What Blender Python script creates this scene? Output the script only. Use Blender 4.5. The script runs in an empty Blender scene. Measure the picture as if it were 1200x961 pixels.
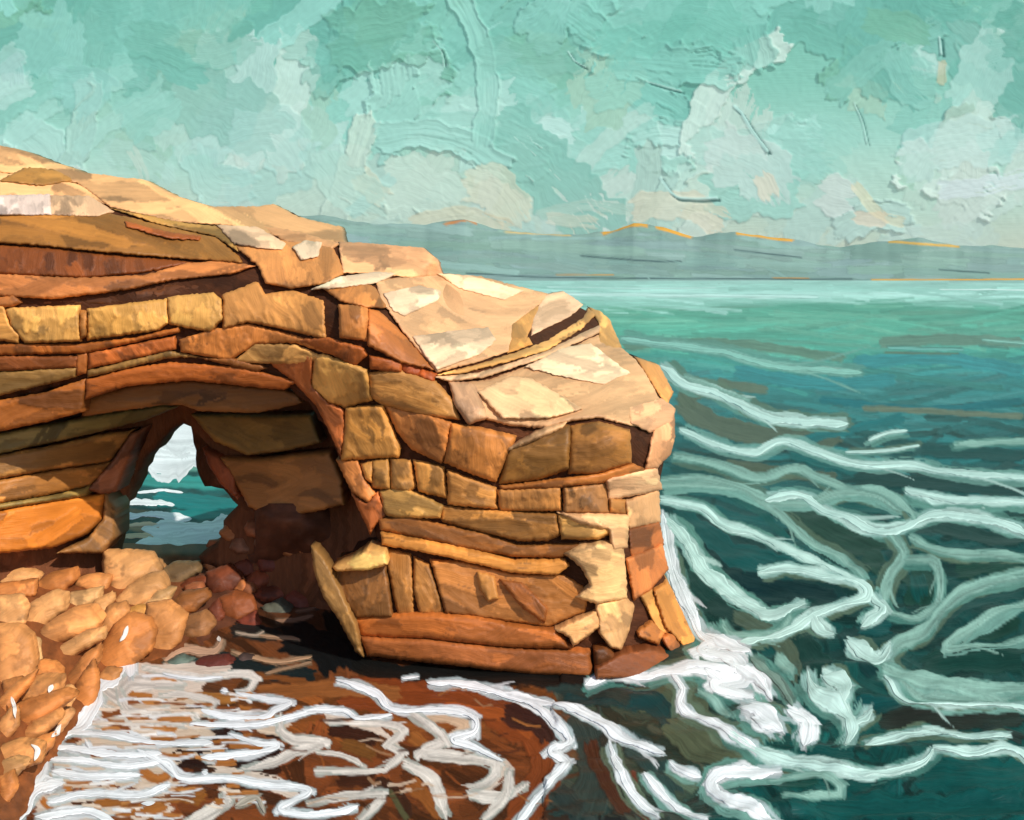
import bpy, math, random
import numpy as np
from mathutils import Vector
from mathutils.geometry import delaunay_2d_cdt

random.seed(7); rng = np.random.default_rng(7)
sc = bpy.context.scene
COL = sc.collection

# ------------------------------------------------------------------ camera, light, exposure
F, HU, HV, CH = 1200.0, 600.0, 322.0, 9.0      # focal length in photo pixels, horizon point, eye height (m)
cam_d = bpy.data.cameras.new('camera'); cam = bpy.data.objects.new('camera', cam_d); COL.objects.link(cam)
cam.location = (0, 0, CH); cam.rotation_euler = (math.radians(90), 0, 0)
cam_d.sensor_width = 36.0; cam_d.sensor_fit = 'HORIZONTAL'; cam_d.lens = 36.0
cam_d.shift_y = -(480.5 - HV) / 1200.0
cam_d.clip_start = 0.1; cam_d.clip_end = 60000
sc.camera = cam

SUN = Vector((0.52, -0.55, 0.655)).normalized()   # towards the sun
sun_d = bpy.data.lights.new('sun', 'SUN'); sun = bpy.data.objects.new('sun', sun_d); COL.objects.link(sun)
sun.rotation_euler = SUN.to_track_quat('Z', 'Y').to_euler()
sun_d.energy = 4.0; sun_d.angle = math.radians(0.6); sun_d.color = (1.0, 0.95, 0.87)

w = bpy.data.worlds.new('World'); sc.world = w; w.use_nodes = True
nt = w.node_tree; bg = nt.nodes['Background']
st = nt.nodes.new('ShaderNodeTexSky'); st.sky_type = 'NISHITA'; st.sun_disc = False
st.sun_elevation = math.asin(SUN.z); st.sun_rotation = math.atan2(SUN.x, SUN.y)
nt.links.new(st.outputs[0], bg.inputs[0]); bg.inputs[1].default_value = 0.13
sc.view_settings.view_transform = 'Standard'; sc.view_settings.look = 'None'
sc.view_settings.exposure = 0.08; sc.view_settings.gamma = 1.0
try: sc.view_settings.use_curve_mapping = False
except Exception: pass
sc.cycles.max_bounces = 4; sc.cycles.diffuse_bounces = 2; sc.cycles.glossy_bounces = 2

# ------------------------------------------------------------------ helpers
def lin(c):
    c = np.asarray(c, float) / 255.0
    return np.where(c <= 0.04045, c / 12.92, ((c + 0.055) / 1.055) ** 2.4)

def unproj(u, v, Y):
    return np.stack([(u - HU) / F * Y, Y + 0 * u, CH - (v - HV) / F * Y], -1)

def smooth_path(pts, step=5.0):
    P = np.array(pts, float)
    if len(P) < 3:
        n = max(2, int(np.hypot(*(P[-1] - P[0])) / step) + 1)
        return P[0] + (P[-1] - P[0]) * np.linspace(0, 1, n)[:, None]
    Q = np.vstack([2 * P[0] - P[1], P, 2 * P[-1] - P[-2]])
    out = []
    for i in range(1, len(Q) - 2):
        n = max(1, int(np.hypot(*(Q[i + 1] - Q[i])) / step))
        for t in np.arange(n) / n:
            a, b, c, d = Q[i - 1], Q[i], Q[i + 1], Q[i + 2]
            out.append(0.5 * (2 * b + (c - a) * t + (2 * a - 5 * b + 4 * c - d) * t * t + (3 * b - a - 3 * c + d) * t ** 3))
    out.append(P[-1])
    return np.array(out)

class Tps:
    def __init__(self, pts):
        P = np.array(pts, float); self.x = P[:, :2] / 400.0; n = len(P)
        K = self.k(self.x, self.x) + 1e-3 * np.eye(n)
        L = np.zeros((n + 3, n + 3)); L[:n, :n] = K; L[:n, n] = 1; L[:n, n + 1:] = self.x
        L[n, :n] = 1; L[n + 1:, :n] = self.x.T
        self.w = np.linalg.solve(L, np.r_[P[:, 2], 0, 0, 0])
    def k(self, a, b):
        r2 = ((a[:, None, :] - b[None]) ** 2).sum(-1)
        return 0.5 * r2 * np.log(r2 + 1e-12)
    def __call__(self, u, v):
        u = np.asarray(u, float); sh = u.shape
        x = np.stack([u.ravel(), np.asarray(v, float).ravel()], -1) / 400.0
        n = len(self.x)
        return (self.k(x, self.x) @ self.w[:n] + self.w[n] + x @ self.w[n + 1:]).reshape(sh)

def wob(t, seed, f=0.15):
    r = np.random.default_rng(seed); o = 0
    for i in range(4):
        o = o + np.sin(t * f * (1.7 ** i) + r.uniform(0, 6.28)) * (0.62 ** i)
    return o / 2.0

def vnoise(x, y, seed):
    xi = np.floor(x).astype(np.int64); yi = np.floor(y).astype(np.int64); fx = x - xi; fy = y - yi
    def h(a, b):
        n = (a * 374761393 + b * 668265263 + seed * 974634777) & 0x7fffffff
        n = ((n ^ (n >> 13)) * 1274126177) & 0x7fffffff
        return (n & 0xffff) / 65535.0 * 2 - 1
    sx = fx * fx * (3 - 2 * fx); sy = fy * fy * (3 - 2 * fy)
    return (h(xi, yi) * (1 - sx) + h(xi + 1, yi) * sx) * (1 - sy) + (h(xi, yi + 1) * (1 - sx) + h(xi + 1, yi + 1) * sx) * sy

_sid = [0]
def paint(U, V, C, H, S, path, width, col, amp=1.0, cover=1.0, mix=1.0, bristle=0.10, keep=0.25, wv=.22):
    """lay one knife / brush stroke over arrays of points: colour C, relief H, streak coordinates S"""
    _sid[0] += 1; sid = _sid[0]
    P = smooth_path(path, 8.0)
    hw = width / 2.0
    best = np.full(U.shape, 1e9); T = np.zeros(U.shape); Sd = np.zeros(U.shape); acc = 0.0
    for i in range(len(P) - 1):
        a = P[i]; d = P[i + 1] - a; L = math.hypot(*d)
        if L < 1e-6: continue
        dx, dy = d / L
        rx = U - a[0]; ry = V - a[1]
        t = rx * dx + ry * dy
        tc = t if False else np.clip(t, 0 if i > 0 else -1e3, L if i < len(P) - 2 else 1e3)
        qx = rx - dx * tc; qy = ry - dy * tc
        dd = qx * qx + qy * qy
        m = dd < best
        best = np.where(m, dd, best); T = np.where(m, acc + tc, T)
        Sd = np.where(m, rx * dy - ry * dx, Sd); acc += L
    r = np.random.default_rng(sid)
    wl = hw * (1 + wv * wob(T, sid, 0.12 if wv < .3 else .06)); wr = hw * (1 + wv * wob(T, sid + 5000, 0.12 if wv < .3 else .06))
    if wv > .3:
        e_ = np.clip(np.minimum(T, acc - T) / (acc * .22 + 1), .25, 1); wl = wl * e_; wr = wr * e_
    s = np.where(Sd < 0, Sd / wl, Sd / wr)
    rag = hw * (0.35 * wob(s * 10, sid + 9, 0.5) + 0.35 * (np.abs(s) ** 3))
    inside = (np.abs(s) < 1) & (np.sqrt(best) < hw * 1.5) & (T > rag) & (T < acc - rag * 1.2)
    if cover < 1:
        inside &= (0.5 + 0.55 * vnoise(s * hw / 2.2, T / 55, sid + 77) + .25 * vnoise(s * hw / 6, T / 20, sid + 78)) < cover + 0.4 * (1 - np.clip(T / max(acc, 1), 0, 1))
    if not inside.any(): return
    b = vnoise(s * hw / 2.4, T / 60 + sid, sid) + .7 * vnoise(s * hw / 1.2, T / 35, sid + 1)
    c = lin(col) * (1 + bristle * b[..., None] + bristle * 0.5 * wob(T, sid + 3, 0.05)[..., None])
    ed = np.clip((1 - np.abs(s)) * hw / 1.1, 0, 1) * np.clip((T - rag) / 1.3, 0, 1) * np.clip((acc - rag * 1.2 - T) / 1.3, 0, 1) * inside
    k = ed * mix
    C[...] = C * (1 - k[..., None]) + np.clip(c, 0.002, 1) * k[..., None]
    prof = 0.35 + 0.75 * np.abs(s) ** 5 + 0.12 * b
    endr = np.exp(-np.abs(acc - T) / 3.0) * 0.6
    H[...] = H * (1 - ed) + (H * keep + amp * (prof + endr)) * ed
    S[..., 0] = np.where(inside, T, S[..., 0]); S[..., 1] = np.where(inside, s * hw, S[..., 1])
    S[..., 2] = np.where(inside, sid * 3.7 % 91, S[..., 2])

def paint_grid(g, path, width, col, **kw):
    P = np.array(path, float); m = width
    i0, i1 = np.searchsorted(g['ua'], [P[:, 0].min() - m, P[:, 0].max() + m])
    j0, j1 = np.searchsorted(g['va'], [P[:, 1].min() - m, P[:, 1].max() + m])
    if i1 - i0 < 2 or j1 - j0 < 2: return
    sl = (slice(j0, j1), slice(i0, i1))
    paint(g['U'][sl], g['V'][sl], g['C'][sl], g['H'][sl], g['S'][sl], path, width, col, **kw)

def new_grid(ua, va):
    U, V = np.meshgrid(ua, va)
    return dict(ua=ua, va=va, U=U, V=V, C=np.zeros(U.shape + (3,)), H=np.zeros(U.shape), S=np.stack([U, V, 0 * U], -1))

def ramp(x, stops):
    xs = [s[0] for s in stops]; cs = np.array([lin(s[1]) for s in stops])
    return np.stack([np.interp(x, xs, cs[:, i]) for i in range(3)], -1)

def mesh_obj(name, verts, faces, mat, cols=None, suv=None, parent=None, smooth=True):
    me = bpy.data.meshes.new(name)
    verts = np.asarray(verts, float)
    if parent is not None: verts = verts - np.array(parent.location)
    me.from_pydata(verts.tolist(), [], faces if isinstance(faces, list) else faces.tolist())
    if cols is not None:
        a = me.color_attributes.new('Col', 'FLOAT_COLOR', 'POINT')
        a.data.foreach_set('color', np.c_[np.asarray(cols).reshape(-1, 3), np.ones(len(verts))].astype(np.float32).ravel())
    if suv is not None:
        a = me.attributes.new('suv', 'FLOAT_VECTOR', 'POINT')
        a.data.foreach_set('vector', np.asarray(suv, np.float32).reshape(-1))
    if smooth: me.polygons.foreach_set('use_smooth', [True] * len(me.polygons))
    me.materials.append(mat); me.update()
    o = bpy.data.objects.new(name, me); COL.objects.link(o)
    if parent is not None: o.parent = parent
    return o

def tag(o, label=None, cat=None, group=None, kind=None):
    if label: o['label'] = label
    if cat: o['category'] = cat
    if group: o['group'] = group
    if kind: o['kind'] = kind
    return o

def quads(n, m):
    j, i = np.meshgrid(np.arange(n - 1), np.arange(m - 1), indexing='ij')
    a = (j * m + i).ravel()
    return np.stack([a, a + m, a + m + 1, a + 1], -1)

# ------------------------------------------------------------------ materials
def paint_mat(name, rough=0.5, spec=0.35, bump=0.5, scale=(0.05, 0.9), colvar=0.16, dist=0.03, emit=0.0, diff=1.0, grain=0.0):
    m = bpy.data.materials.new(name); m.use_nodes = True; n = m.node_tree.nodes; l = m.node_tree.links
    b = n['Principled BSDF']; out = n['Material Output']
    ca = n.new('ShaderNodeAttribute'); ca.attribute_name = 'Col'
    sa = n.new('ShaderNodeAttribute'); sa.attribute_name = 'suv'
    mp = n.new('ShaderNodeMapping'); mp.inputs['Scale'].default_value = (scale[0], scale[1], 1)
    l.new(sa.outputs['Vector'], mp.inputs['Vector'])
    nz = n.new('ShaderNodeTexNoise'); nz.inputs['Scale'].default_value = 1.0; nz.inputs['Detail'].default_value = 4.0
    nz.inputs['Roughness'].default_value = 0.6
    l.new(mp.outputs[0], nz.inputs['Vector'])
    mr = n.new('ShaderNodeMapRange'); mr.inputs[1].default_value = 0.25; mr.inputs[2].default_value = 0.75
    mr.inputs[3].default_value = 1 - colvar; mr.inputs[4].default_value = 1 + colvar
    l.new(nz.outputs[0], mr.inputs[0])
    mx = n.new('ShaderNodeMix'); mx.data_type = 'RGBA'; mx.blend_type = 'MULTIPLY'; mx.inputs[0].default_value = 1
    l.new(ca.outputs['Color'], mx.inputs[6]); l.new(mr.outputs[0], mx.inputs[7])
    col = mx.outputs[2]
    if grain:
        tc = n.new('ShaderNodeTexCoord'); g = n.new('ShaderNodeTexNoise'); g.inputs['Scale'].default_value = grain; g.inputs['Detail'].default_value = 6
        l.new(tc.outputs['Object'], g.inputs['Vector'])
        m2 = n.new('ShaderNodeMapRange'); m2.inputs[1].default_value = .3; m2.inputs[2].default_value = .7; m2.inputs[3].default_value = .92; m2.inputs[4].default_value = 1.08
        l.new(g.outputs[0], m2.inputs[0])
        mx2 = n.new('ShaderNodeMix'); mx2.data_type = 'RGBA'; mx2.blend_type = 'MULTIPLY'; mx2.inputs[0].default_value = 1
        l.new(col, mx2.inputs[6]); l.new(m2.outputs[0], mx2.inputs[7]); col = mx2.outputs[2]
    bp = n.new('ShaderNodeBump'); bp.inputs['Strength'].default_value = bump; bp.inputs['Distance'].default_value = dist
    l.new(nz.outputs[0], bp.inputs['Height'])
    l.new(bp.outputs[0], b.inputs['Normal']); l.new(col, b.inputs['Base Color'])
    b.inputs['Roughness'].default_value = rough; b.inputs['Specular IOR Level'].default_value = spec
    if emit:
        # the sky gives off its own light; a share of it scatters sunlight
        em = n.new('ShaderNodeEmission'); l.new(col, em.inputs[0]); em.inputs[1].default_value = emit
        df = n.new('ShaderNodeBsdfDiffuse'); l.new(bp.outputs[0], df.inputs['Normal'])
        sc_ = n.new('ShaderNodeMix'); sc_.data_type = 'RGBA'; sc_.blend_type = 'MULTIPLY'; sc_.inputs[0].default_value = 1
        l.new(col, sc_.inputs[6]); sc_.inputs[7].default_value = (diff, diff, diff, 1); l.new(sc_.outputs[2], df.inputs[0])
        ad = n.new('ShaderNodeAddShader'); l.new(em.outputs[0], ad.inputs[0]); l.new(df.outputs[0], ad.inputs[1])
        l.new(ad.outputs[0], out.inputs['Surface'])
    return m

M_rock = paint_mat('rock', 0.5, 0.32, 0.38, (0.04, 0.6), 0.09, 0.035, grain=0.9)
M_core = paint_mat('rock_core', 0.8, 0.15, 0.6, (0.06, 0.25), 0.25, 0.08, grain=1.2)
M_stone = paint_mat('shore_stone', 0.55, 0.3, 0.5, (0.06, 0.7), 0.12, 0.03, grain=3.0)
M_water = paint_mat('sea_water', 0.45, 0.14, 0.45, (0.035, 0.55), 0.22, 0.03)
M_foam = paint_mat('foam', 0.5, 0.3, 0.6, (0.05, 0.9), 0.10, 0.02)
M_hill = paint_mat('hill', 0.85, 0.1, 0.5, (0.03, 0.5), 0.10, 2.5)
M_sky = paint_mat('sky', emit=0.47, diff=0.58, bump=0.6, scale=(0.03, 0.6), colvar=0.05, dist=3.0)
M_bank = paint_mat('wet_gravel', 0.7, 0.3, 0.5, (0.1, 0.1), 0.3, 0.04, grain=4.0)

# ------------------------------------------------------------------ the sky dome
def sky():
    ua = np.concatenate([np.linspace(-3600, -140, 60), np.arange(-70, 1271, 1.5), np.linspace(1285, 4800, 70)])
    va = np.concatenate([np.linspace(-3200, -50, 60), np.arange(-40, 345, 1.5)])
    g = new_grid(ua, va); U, V = g['U'], g['V']
    g['C'][...] = ramp(V + 14 * vnoise(U / 120, V / 60, 3), [(-400, (95, 165, 145)), (0, (108, 178, 156)), (90, (126, 190, 168)), (170, (152, 205, 185)), (240, (176, 210, 188)), (300, (190, 208, 180))])
    pal_hi = [(104, 174, 155), (118, 186, 166), (96, 168, 148), (128, 196, 176), (112, 176, 148), (138, 200, 182)]
    pal_mid = [(140, 200, 180), (158, 210, 192), (128, 192, 172), (172, 214, 198), (150, 205, 186), (150, 196, 170)]
    pal_lo = [(176, 212, 194), (190, 214, 196), (164, 208, 190), (184, 214, 196), (176, 206, 184), (170, 208, 190)]
    r = random.Random(11)
    for i in range(520):
        wide = i < 200
        u = r.uniform(-1200, 2400) if wide else r.uniform(-100, 1300)
        v = r.uniform(-500, 60) if wide else r.uniform(-60, 300)
        pal = pal_hi if v < 95 + r.uniform(-30, 30) else pal_mid if v < 190 + r.uniform(-30, 30) else pal_lo
        L = r.uniform(50, 210) * (1.0 if v < 200 else 0.7); wd = r.uniform(22, 80) * (1 if v < 220 else 0.6)
        a = r.choice([r.gauss(-0.45, 0.5), r.gauss(0.2, 0.5), r.gauss(-1.0, 0.3)]); bend = r.uniform(-0.9, 0.9)
        p = [(u, v)]
        for k in range(3):
            p.append((p[-1][0] + L / 3 * math.cos(a), p[-1][1] + L / 3 * math.sin(a))); a += bend / 2
        c = np.array(r.choice(pal)) + r.uniform(-6, 6); c = (c - c.mean()) * .98 + c.mean() * (1 + r.uniform(-.03, .03))
        paint_grid(g, p, wd, tuple(c), amp=r.choice([.1, .2, .35, .7, 1.9]), bristle=0.035, mix=r.uniform(0.35, 0.95), cover=r.choice([1, 1, .75]))
    # clouds and warm patches low in the sky
    for p, wd, c in [([(545, 210), (585, 225), (610, 262)], 46, (214, 212, 176)), ([(420, 205), (450, 235)], 26, (206, 212, 178)), ([(830, 175), (890, 200), (915, 235)], 60, (198, 216, 204)),
                     ([(740, 245), (800, 240), (850, 262)], 30, (222, 208, 170)), ([(890, 205), (905, 232)], 22, (226, 208, 172)), ([(960, 225), (1000, 235)], 40, (208, 216, 204)),
                     ([(1060, 205), (1100, 170), (1200, 165)], 50, (176, 212, 200)), ([(1100, 225), (1170, 215), (1210, 205)], 20, (205, 224, 224)), ([(1000, 255), (1040, 258)], 16, (232, 200, 160)),
                     ([(1000, 215), (1030, 250), (1060, 262)], 12, (222, 212, 160)), ([(270, 170), (320, 160), (350, 195)], 60, (164, 211, 196)), ([(60, 95), (110, 100), (85, 135)], 34, (140, 200, 185)),
                     ([(230, 175), (250, 215), (300, 215)], 40, (158, 208, 192)), ([(375, 180), (400, 215), (450, 240)], 44, (166, 210, 190)), ([(0, 90), (15, 75), (18, 100)], 18, (160, 200, 190)),
                     ([(1105, 70), (1103, 100)], 10, (200, 180, 130)), ([(560, 60), (640, 70), (690, 60)], 36, (120, 180, 160)), ([(150, 40), (240, 60), (300, 40)], 40, (106, 172, 150)),
                     ([(700, 60), (800, 20), (870, 40)], 50, (110, 184, 162)), ([(690, 110), (740, 100), (800, 130)], 44, (132, 200, 180)), ([(1050, 60), (1070, 100), (1100, 105)], 40, (130, 190, 172)),
                     ([(480, 262), (540, 250), (600, 268)], 16, (214, 204, 160)), ([(640, 255), (700, 262)], 14, (208, 210, 180))]:
        paint_grid(g, p, wd * 1.15, c, amp=.5, bristle=0.04, mix=0.45, cover=.85)
    # thick paint ridges in the sky: dark crease and lit rim put into colour
    for p, wd in [([(862, 126), (872, 136), (884, 156), (893, 168), (903, 182)], 5.5), ([(668, 62), (676, 74), (690, 82)], 2.6), ([(760, 98), (780, 104), (803, 110)], 2.6), ([(776, 210), (784, 222), (796, 234), (820, 236), (845, 235)], 4.5), ([(510, 50), (520, 62), (523, 80)], 2.2), ([(1104, 45), (1106, 68)], 4), ([(1003, 122), (1013, 145), (1019, 172)], 2.2)] or [([(668, 62), (680, 76), (740, 100), (802, 110)], 3.5), ([(862, 126), (880, 150), (903, 182)], 5), ([(778, 212), (792, 232), (845, 236)], 4.5), ([(508, 50), (528, 80)], 3),
                  ([(1103, 45), (1107, 70)], 5), ([(1000, 115), (1012, 145), (1020, 172)], 3), ([(160, 170), (190, 178), (215, 188)], 2.6), ([(85, 122), (98, 142), (115, 150)], 2.6), ([(900, 200), (950, 212)], 2.6), ([(210, 140), (270, 138)], 2.5)]:
        paint_grid(g, p, wd, (44, 104, 96), amp=-1.5, bristle=0.1, mix=0.85)
        q = [(a - 3, b - 3) for a, b in p]
        paint_grid(g, q, wd * 0.9, (178, 222, 206), amp=2.0, bristle=0.05, mix=0.8)
    H = g['H'] + 0.12 * vnoise(U / 5, V / 5, 5) + 0.4 * vnoise(U / 40, V / 30, 6)
    g["C"] *= np.array((1.03, .965, 1.05))
    P = unproj(U, V, 6000.0 - H * 11.0)
    tag(mesh_obj('sky', P.reshape(-1, 3), quads(*U.shape), M_sky, g['C'], g['S']), kind='structure')
sky()

# ------------------------------------------------------------------ far mountains
def hills():
    rp = np.array([(-3000, 300), (-1500, 262), (-700, 280), (-200, 250), (100, 262), (300, 250), (390, 254), (440, 263), (500, 262), (545, 257), (575, 266), (610, 273), (680, 275), (715, 271), (742, 261), (775, 266), (812, 277), (862, 272), (930, 281), (985, 290), (1045, 281), (1075, 279), (1120, 287), (1200, 290), (1400, 276), (1700, 292), (2400, 270), (4200, 300)], float)
    ua = np.concatenate([np.linspace(-3000, -110, 70), np.arange(-100, 1300, 2.2), np.linspace(1310, 4200, 70)])
    va = np.linspace(0, 1, 40)
    ridge = np.interp(ua, rp[:, 0], rp[:, 1]) + 1.3 * wob(ua, 4, 0.08)
    U = np.repeat(ua[None], 40, 0); f = np.repeat(va[:, None], len(ua), 1)
    V = ridge[None] + f * (329.6 - ridge[None])
    C = np.zeros(U.shape + (3,)); H = np.zeros(U.shape); S = np.stack([U, V, 0 * U], -1)
    C[...] = lin((126, 152, 144))
    r = random.Random(5)
    for i in range(420):
        u = r.uniform(-150, 1350); v = r.uniform(258, 326); L = r.uniform(40, 190); a = r.gauss(0.06, 0.06)
        i0, i1 = np.searchsorted(ua, [u - 15, u + L + 15]); sl = (slice(None), slice(i0, i1))
        c = np.array((126, 152, 144)) + r.uniform(-11, 12) + np.array((0, r.uniform(-2, 5), r.uniform(-2, 5)))
        paint(U[sl], V[sl], C[sl], H[sl], S[sl], [(u, v), (u + L / 2, v + L / 2 * a), (u + L, v + L * a * r.uniform(.5, 2))], r.uniform(4, 13), tuple(c), amp=r.uniform(.6, 1.6), bristle=0.05)
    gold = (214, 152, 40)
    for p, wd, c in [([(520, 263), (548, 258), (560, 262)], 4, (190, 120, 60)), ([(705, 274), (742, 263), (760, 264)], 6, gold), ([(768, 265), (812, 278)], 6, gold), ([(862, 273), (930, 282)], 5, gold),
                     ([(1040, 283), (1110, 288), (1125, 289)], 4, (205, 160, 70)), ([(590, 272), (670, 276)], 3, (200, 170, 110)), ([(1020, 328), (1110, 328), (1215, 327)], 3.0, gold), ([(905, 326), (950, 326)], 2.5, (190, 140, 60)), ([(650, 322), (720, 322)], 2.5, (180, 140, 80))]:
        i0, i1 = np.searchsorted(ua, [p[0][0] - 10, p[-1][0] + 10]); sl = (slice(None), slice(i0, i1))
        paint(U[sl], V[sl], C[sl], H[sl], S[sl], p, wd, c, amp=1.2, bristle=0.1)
    for p in [([(545, 320), (640, 325), (760, 326)]), ([(760, 326), (900, 327), (1000, 327)]), ([(680, 300), (760, 306), (800, 306)]), ([(860, 293), (940, 302)]), ([(1100, 316), (1160, 320)])]:
        i0, i1 = np.searchsorted(ua, [p[0][0] - 10, p[-1][0] + 10]); sl = (slice(None), slice(i0, i1))
        paint(U[sl], V[sl], C[sl], H[sl], S[sl], p, 2.6, (60, 86, 88), amp=-1.5, bristle=0.1)
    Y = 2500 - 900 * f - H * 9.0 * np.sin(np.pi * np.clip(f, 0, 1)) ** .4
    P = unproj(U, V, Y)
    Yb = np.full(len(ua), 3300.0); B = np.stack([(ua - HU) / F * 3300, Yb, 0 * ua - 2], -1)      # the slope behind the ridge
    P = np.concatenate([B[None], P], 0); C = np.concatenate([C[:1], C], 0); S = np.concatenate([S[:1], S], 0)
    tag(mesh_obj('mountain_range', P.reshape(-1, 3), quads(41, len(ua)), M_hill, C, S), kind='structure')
hills()

# traced runs of foam and painted pool reflections: path in photo pixels, width, colour
WH, WM, PL, PT, GT = (226, 228, 228), (226, 216, 204), (184, 212, 202), (138, 176, 162), (104, 150, 140)
NEAR_FOAM_AND_REFLECTION = [
    ([(-10, 965), (20, 935), (45, 912), (52, 885), (62, 868)], 20, WH), ([(15, 968), (40, 928), (75, 918)], 16, WH), ([(42, 885), (62, 860), (92, 848), (108, 828), (118, 803), (138, 786), (152, 776)], 22, WH),
    ([(108, 785), (118, 800), (135, 815), (152, 800), (180, 800), (218, 800)], 15, WM), ([(135, 785), (150, 775), (152, 795)], 20, WH), ([(165, 782), (215, 792), (240, 795), (275, 790), (300, 795), (292, 808), (276, 813)], 8, WM),
    ([(276, 813), (310, 818), (340, 822), (322, 832), (310, 840), (270, 840), (235, 833)], 9, WH), ([(222, 848), (300, 848), (345, 840), (372, 832), (402, 832), (418, 842)], 9, WH),
    ([(330, 838), (328, 855), (345, 866), (378, 869), (345, 880), (322, 894), (280, 902)], 11, WM), ([(55, 888), (100, 893), (150, 898), (195, 893), (212, 910), (262, 912), (300, 918), (340, 920), (362, 925), (345, 938), (328, 950), (370, 955), (420, 945)], 10, WH),
    ([(70, 858), (140, 862), (190, 870), (250, 870)], 11, WH), ([(268, 860), (300, 870), (325, 873), (290, 884), (235, 888)], 9, WH), ([(55, 940), (110, 930), (160, 932), (200, 918)], 10, WH), ([(215, 968), (252, 950), (266, 938), (262, 925)], 15, WM),
    ([(60, 876), (110, 882), (165, 886), (190, 885)], 11, WH), ([(60, 905), (115, 910), (165, 908)], 12, WH), ([(95, 842), (150, 850), (200, 846), (235, 838)], 10, WM), ([(138, 805), (148, 830), (172, 842), (220, 850)], 10, WM), ([(185, 815), (215, 814), (252, 824), (238, 838)], 7, WM),
    ([(40, 958), (100, 951), (135, 962)], 12, WH), ([(120, 828), (150, 838), (200, 832)], 9, WM), ([(160, 880), (190, 895), (205, 908)], 8, WH), ([(100, 870), (105, 880)], 10, WH), ([(258, 810), (268, 812)], 8, WH), ([(236, 905), (244, 907)], 9, WH), ([(165, 944), (182, 943)], 8, WH), ([(210, 928), (228, 930)], 7, WM),
    ([(275, 945), (300, 935), (310, 955)], 10, (176, 166, 150)), ([(393, 797), (418, 804), (443, 814), (452, 826), (470, 832), (527, 833), (556, 843), (556, 858), (530, 866), (552, 873), (590, 893)], 11, WH),
    ([(355, 834), (402, 833), (420, 843), (460, 838)], 8, WH), ([(385, 847), (443, 847), (472, 856), (455, 872), (472, 881), (455, 898), (440, 903), (368, 904)], 8, WM), ([(480, 835), (505, 852), (520, 868), (495, 881), (543, 887), (581, 897), (572, 915), (548, 927)], 12, WM),
    ([(472, 893), (502, 908), (514, 931), (524, 958)], 13, WM), ([(358, 943), (402, 933), (447, 929), (439, 945), (420, 962)], 10, WM), ([(548, 931), (585, 935), (620, 920)], 11, WM), ([(597, 900), (592, 935), (565, 962)], 11, WM), ([(470, 796), (492, 793)], 8, WH), ([(370, 880), (400, 884), (430, 900)], 6, WM),
    ([(500, 801), (547, 802), (593, 814), (627, 827), (650, 848), (666, 866), (645, 880), (664, 893), (650, 914), (627, 939), (605, 968)], 13, WH), ([(588, 811), (652, 827), (693, 843), (735, 864), (779, 882)], 12, WH), ([(784, 892), (800, 903), (822, 908)], 9, WH),
    ([(714, 866), (724, 900), (740, 930), (772, 960)], 12, WH), ([(754, 908), (778, 930), (800, 947), (830, 964)], 12, WH), ([(917, 900), (858, 902), (834, 914), (850, 936), (884, 948), (920, 968)], 15, WH), ([(685, 802), (722, 788), (756, 793), (789, 790), (845, 790)], 10, WH),
    ([(786, 792), (800, 808), (798, 826), (827, 846), (860, 866), (888, 881)], 12, WH), ([(776, 600), (779, 640), (792, 681), (808, 719), (828, 746), (852, 752)], 12, WH), ([(850, 752), (824, 762), (858, 770), (868, 792), (842, 804), (884, 816)], 20, WH),
    ([(867, 832), (890, 840), (918, 862)], 26, WH), ([(922, 834), (946, 848), (942, 878)], 22, WH), ([(946, 788), (955, 812), (984, 827), (998, 850), (990, 874)], 15, PL), ([(963, 794), (988, 806), (984, 830)], 20, PL), ([(1000, 848), (1023, 828)], 14, PL),
    ([(817, 810), (840, 824), (856, 844)], 7, PT), ([(1036, 794), (1067, 822), (1117, 828), (1176, 824), (1215, 828)], 9, PL), ([(1013, 873), (1076, 854), (1126, 861), (1186, 864)], 12, PL), ([(1092, 881), (1138, 886), (1180, 880), (1215, 896)], 11, PL),
    ([(777, 604), (784, 650), (800, 700), (822, 742)], 15, WH), ([(826, 740), (850, 752), (880, 764)], 16, WH), ([(848, 776), (884, 790), (905, 818)], 15, WH), ([(826, 786), (850, 800)], 14, WH), ([(760, 790), (812, 784), (862, 786)], 11, WH), ([(880, 845), (905, 856)], 18, WH),
    ([(192, 775), (215, 762), (250, 765), (262, 750)], 10, (190, 150, 120)), ([(270, 765), (300, 772), (330, 775), (366, 770)], 6, (170, 132, 100)), ([(300, 745), (345, 748), (352, 752)], 5, (170, 134, 104)), ([(322, 728), (345, 726), (368, 722)], 5, (150, 112, 88)),  # the tan ripples are pool reflections put into the colour
    ([(345, 718), (372, 712)], 5, (150, 112, 88)), ([(275, 742), (300, 746), (310, 740)], 5, (170, 150, 130)), ([(310, 790), (340, 782), (366, 776)], 4, (150, 118, 90)), ([(190, 790), (225, 796), (262, 794)], 4, WH), ([(350, 706), (378, 708)], 4, (130, 96, 80))]
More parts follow.
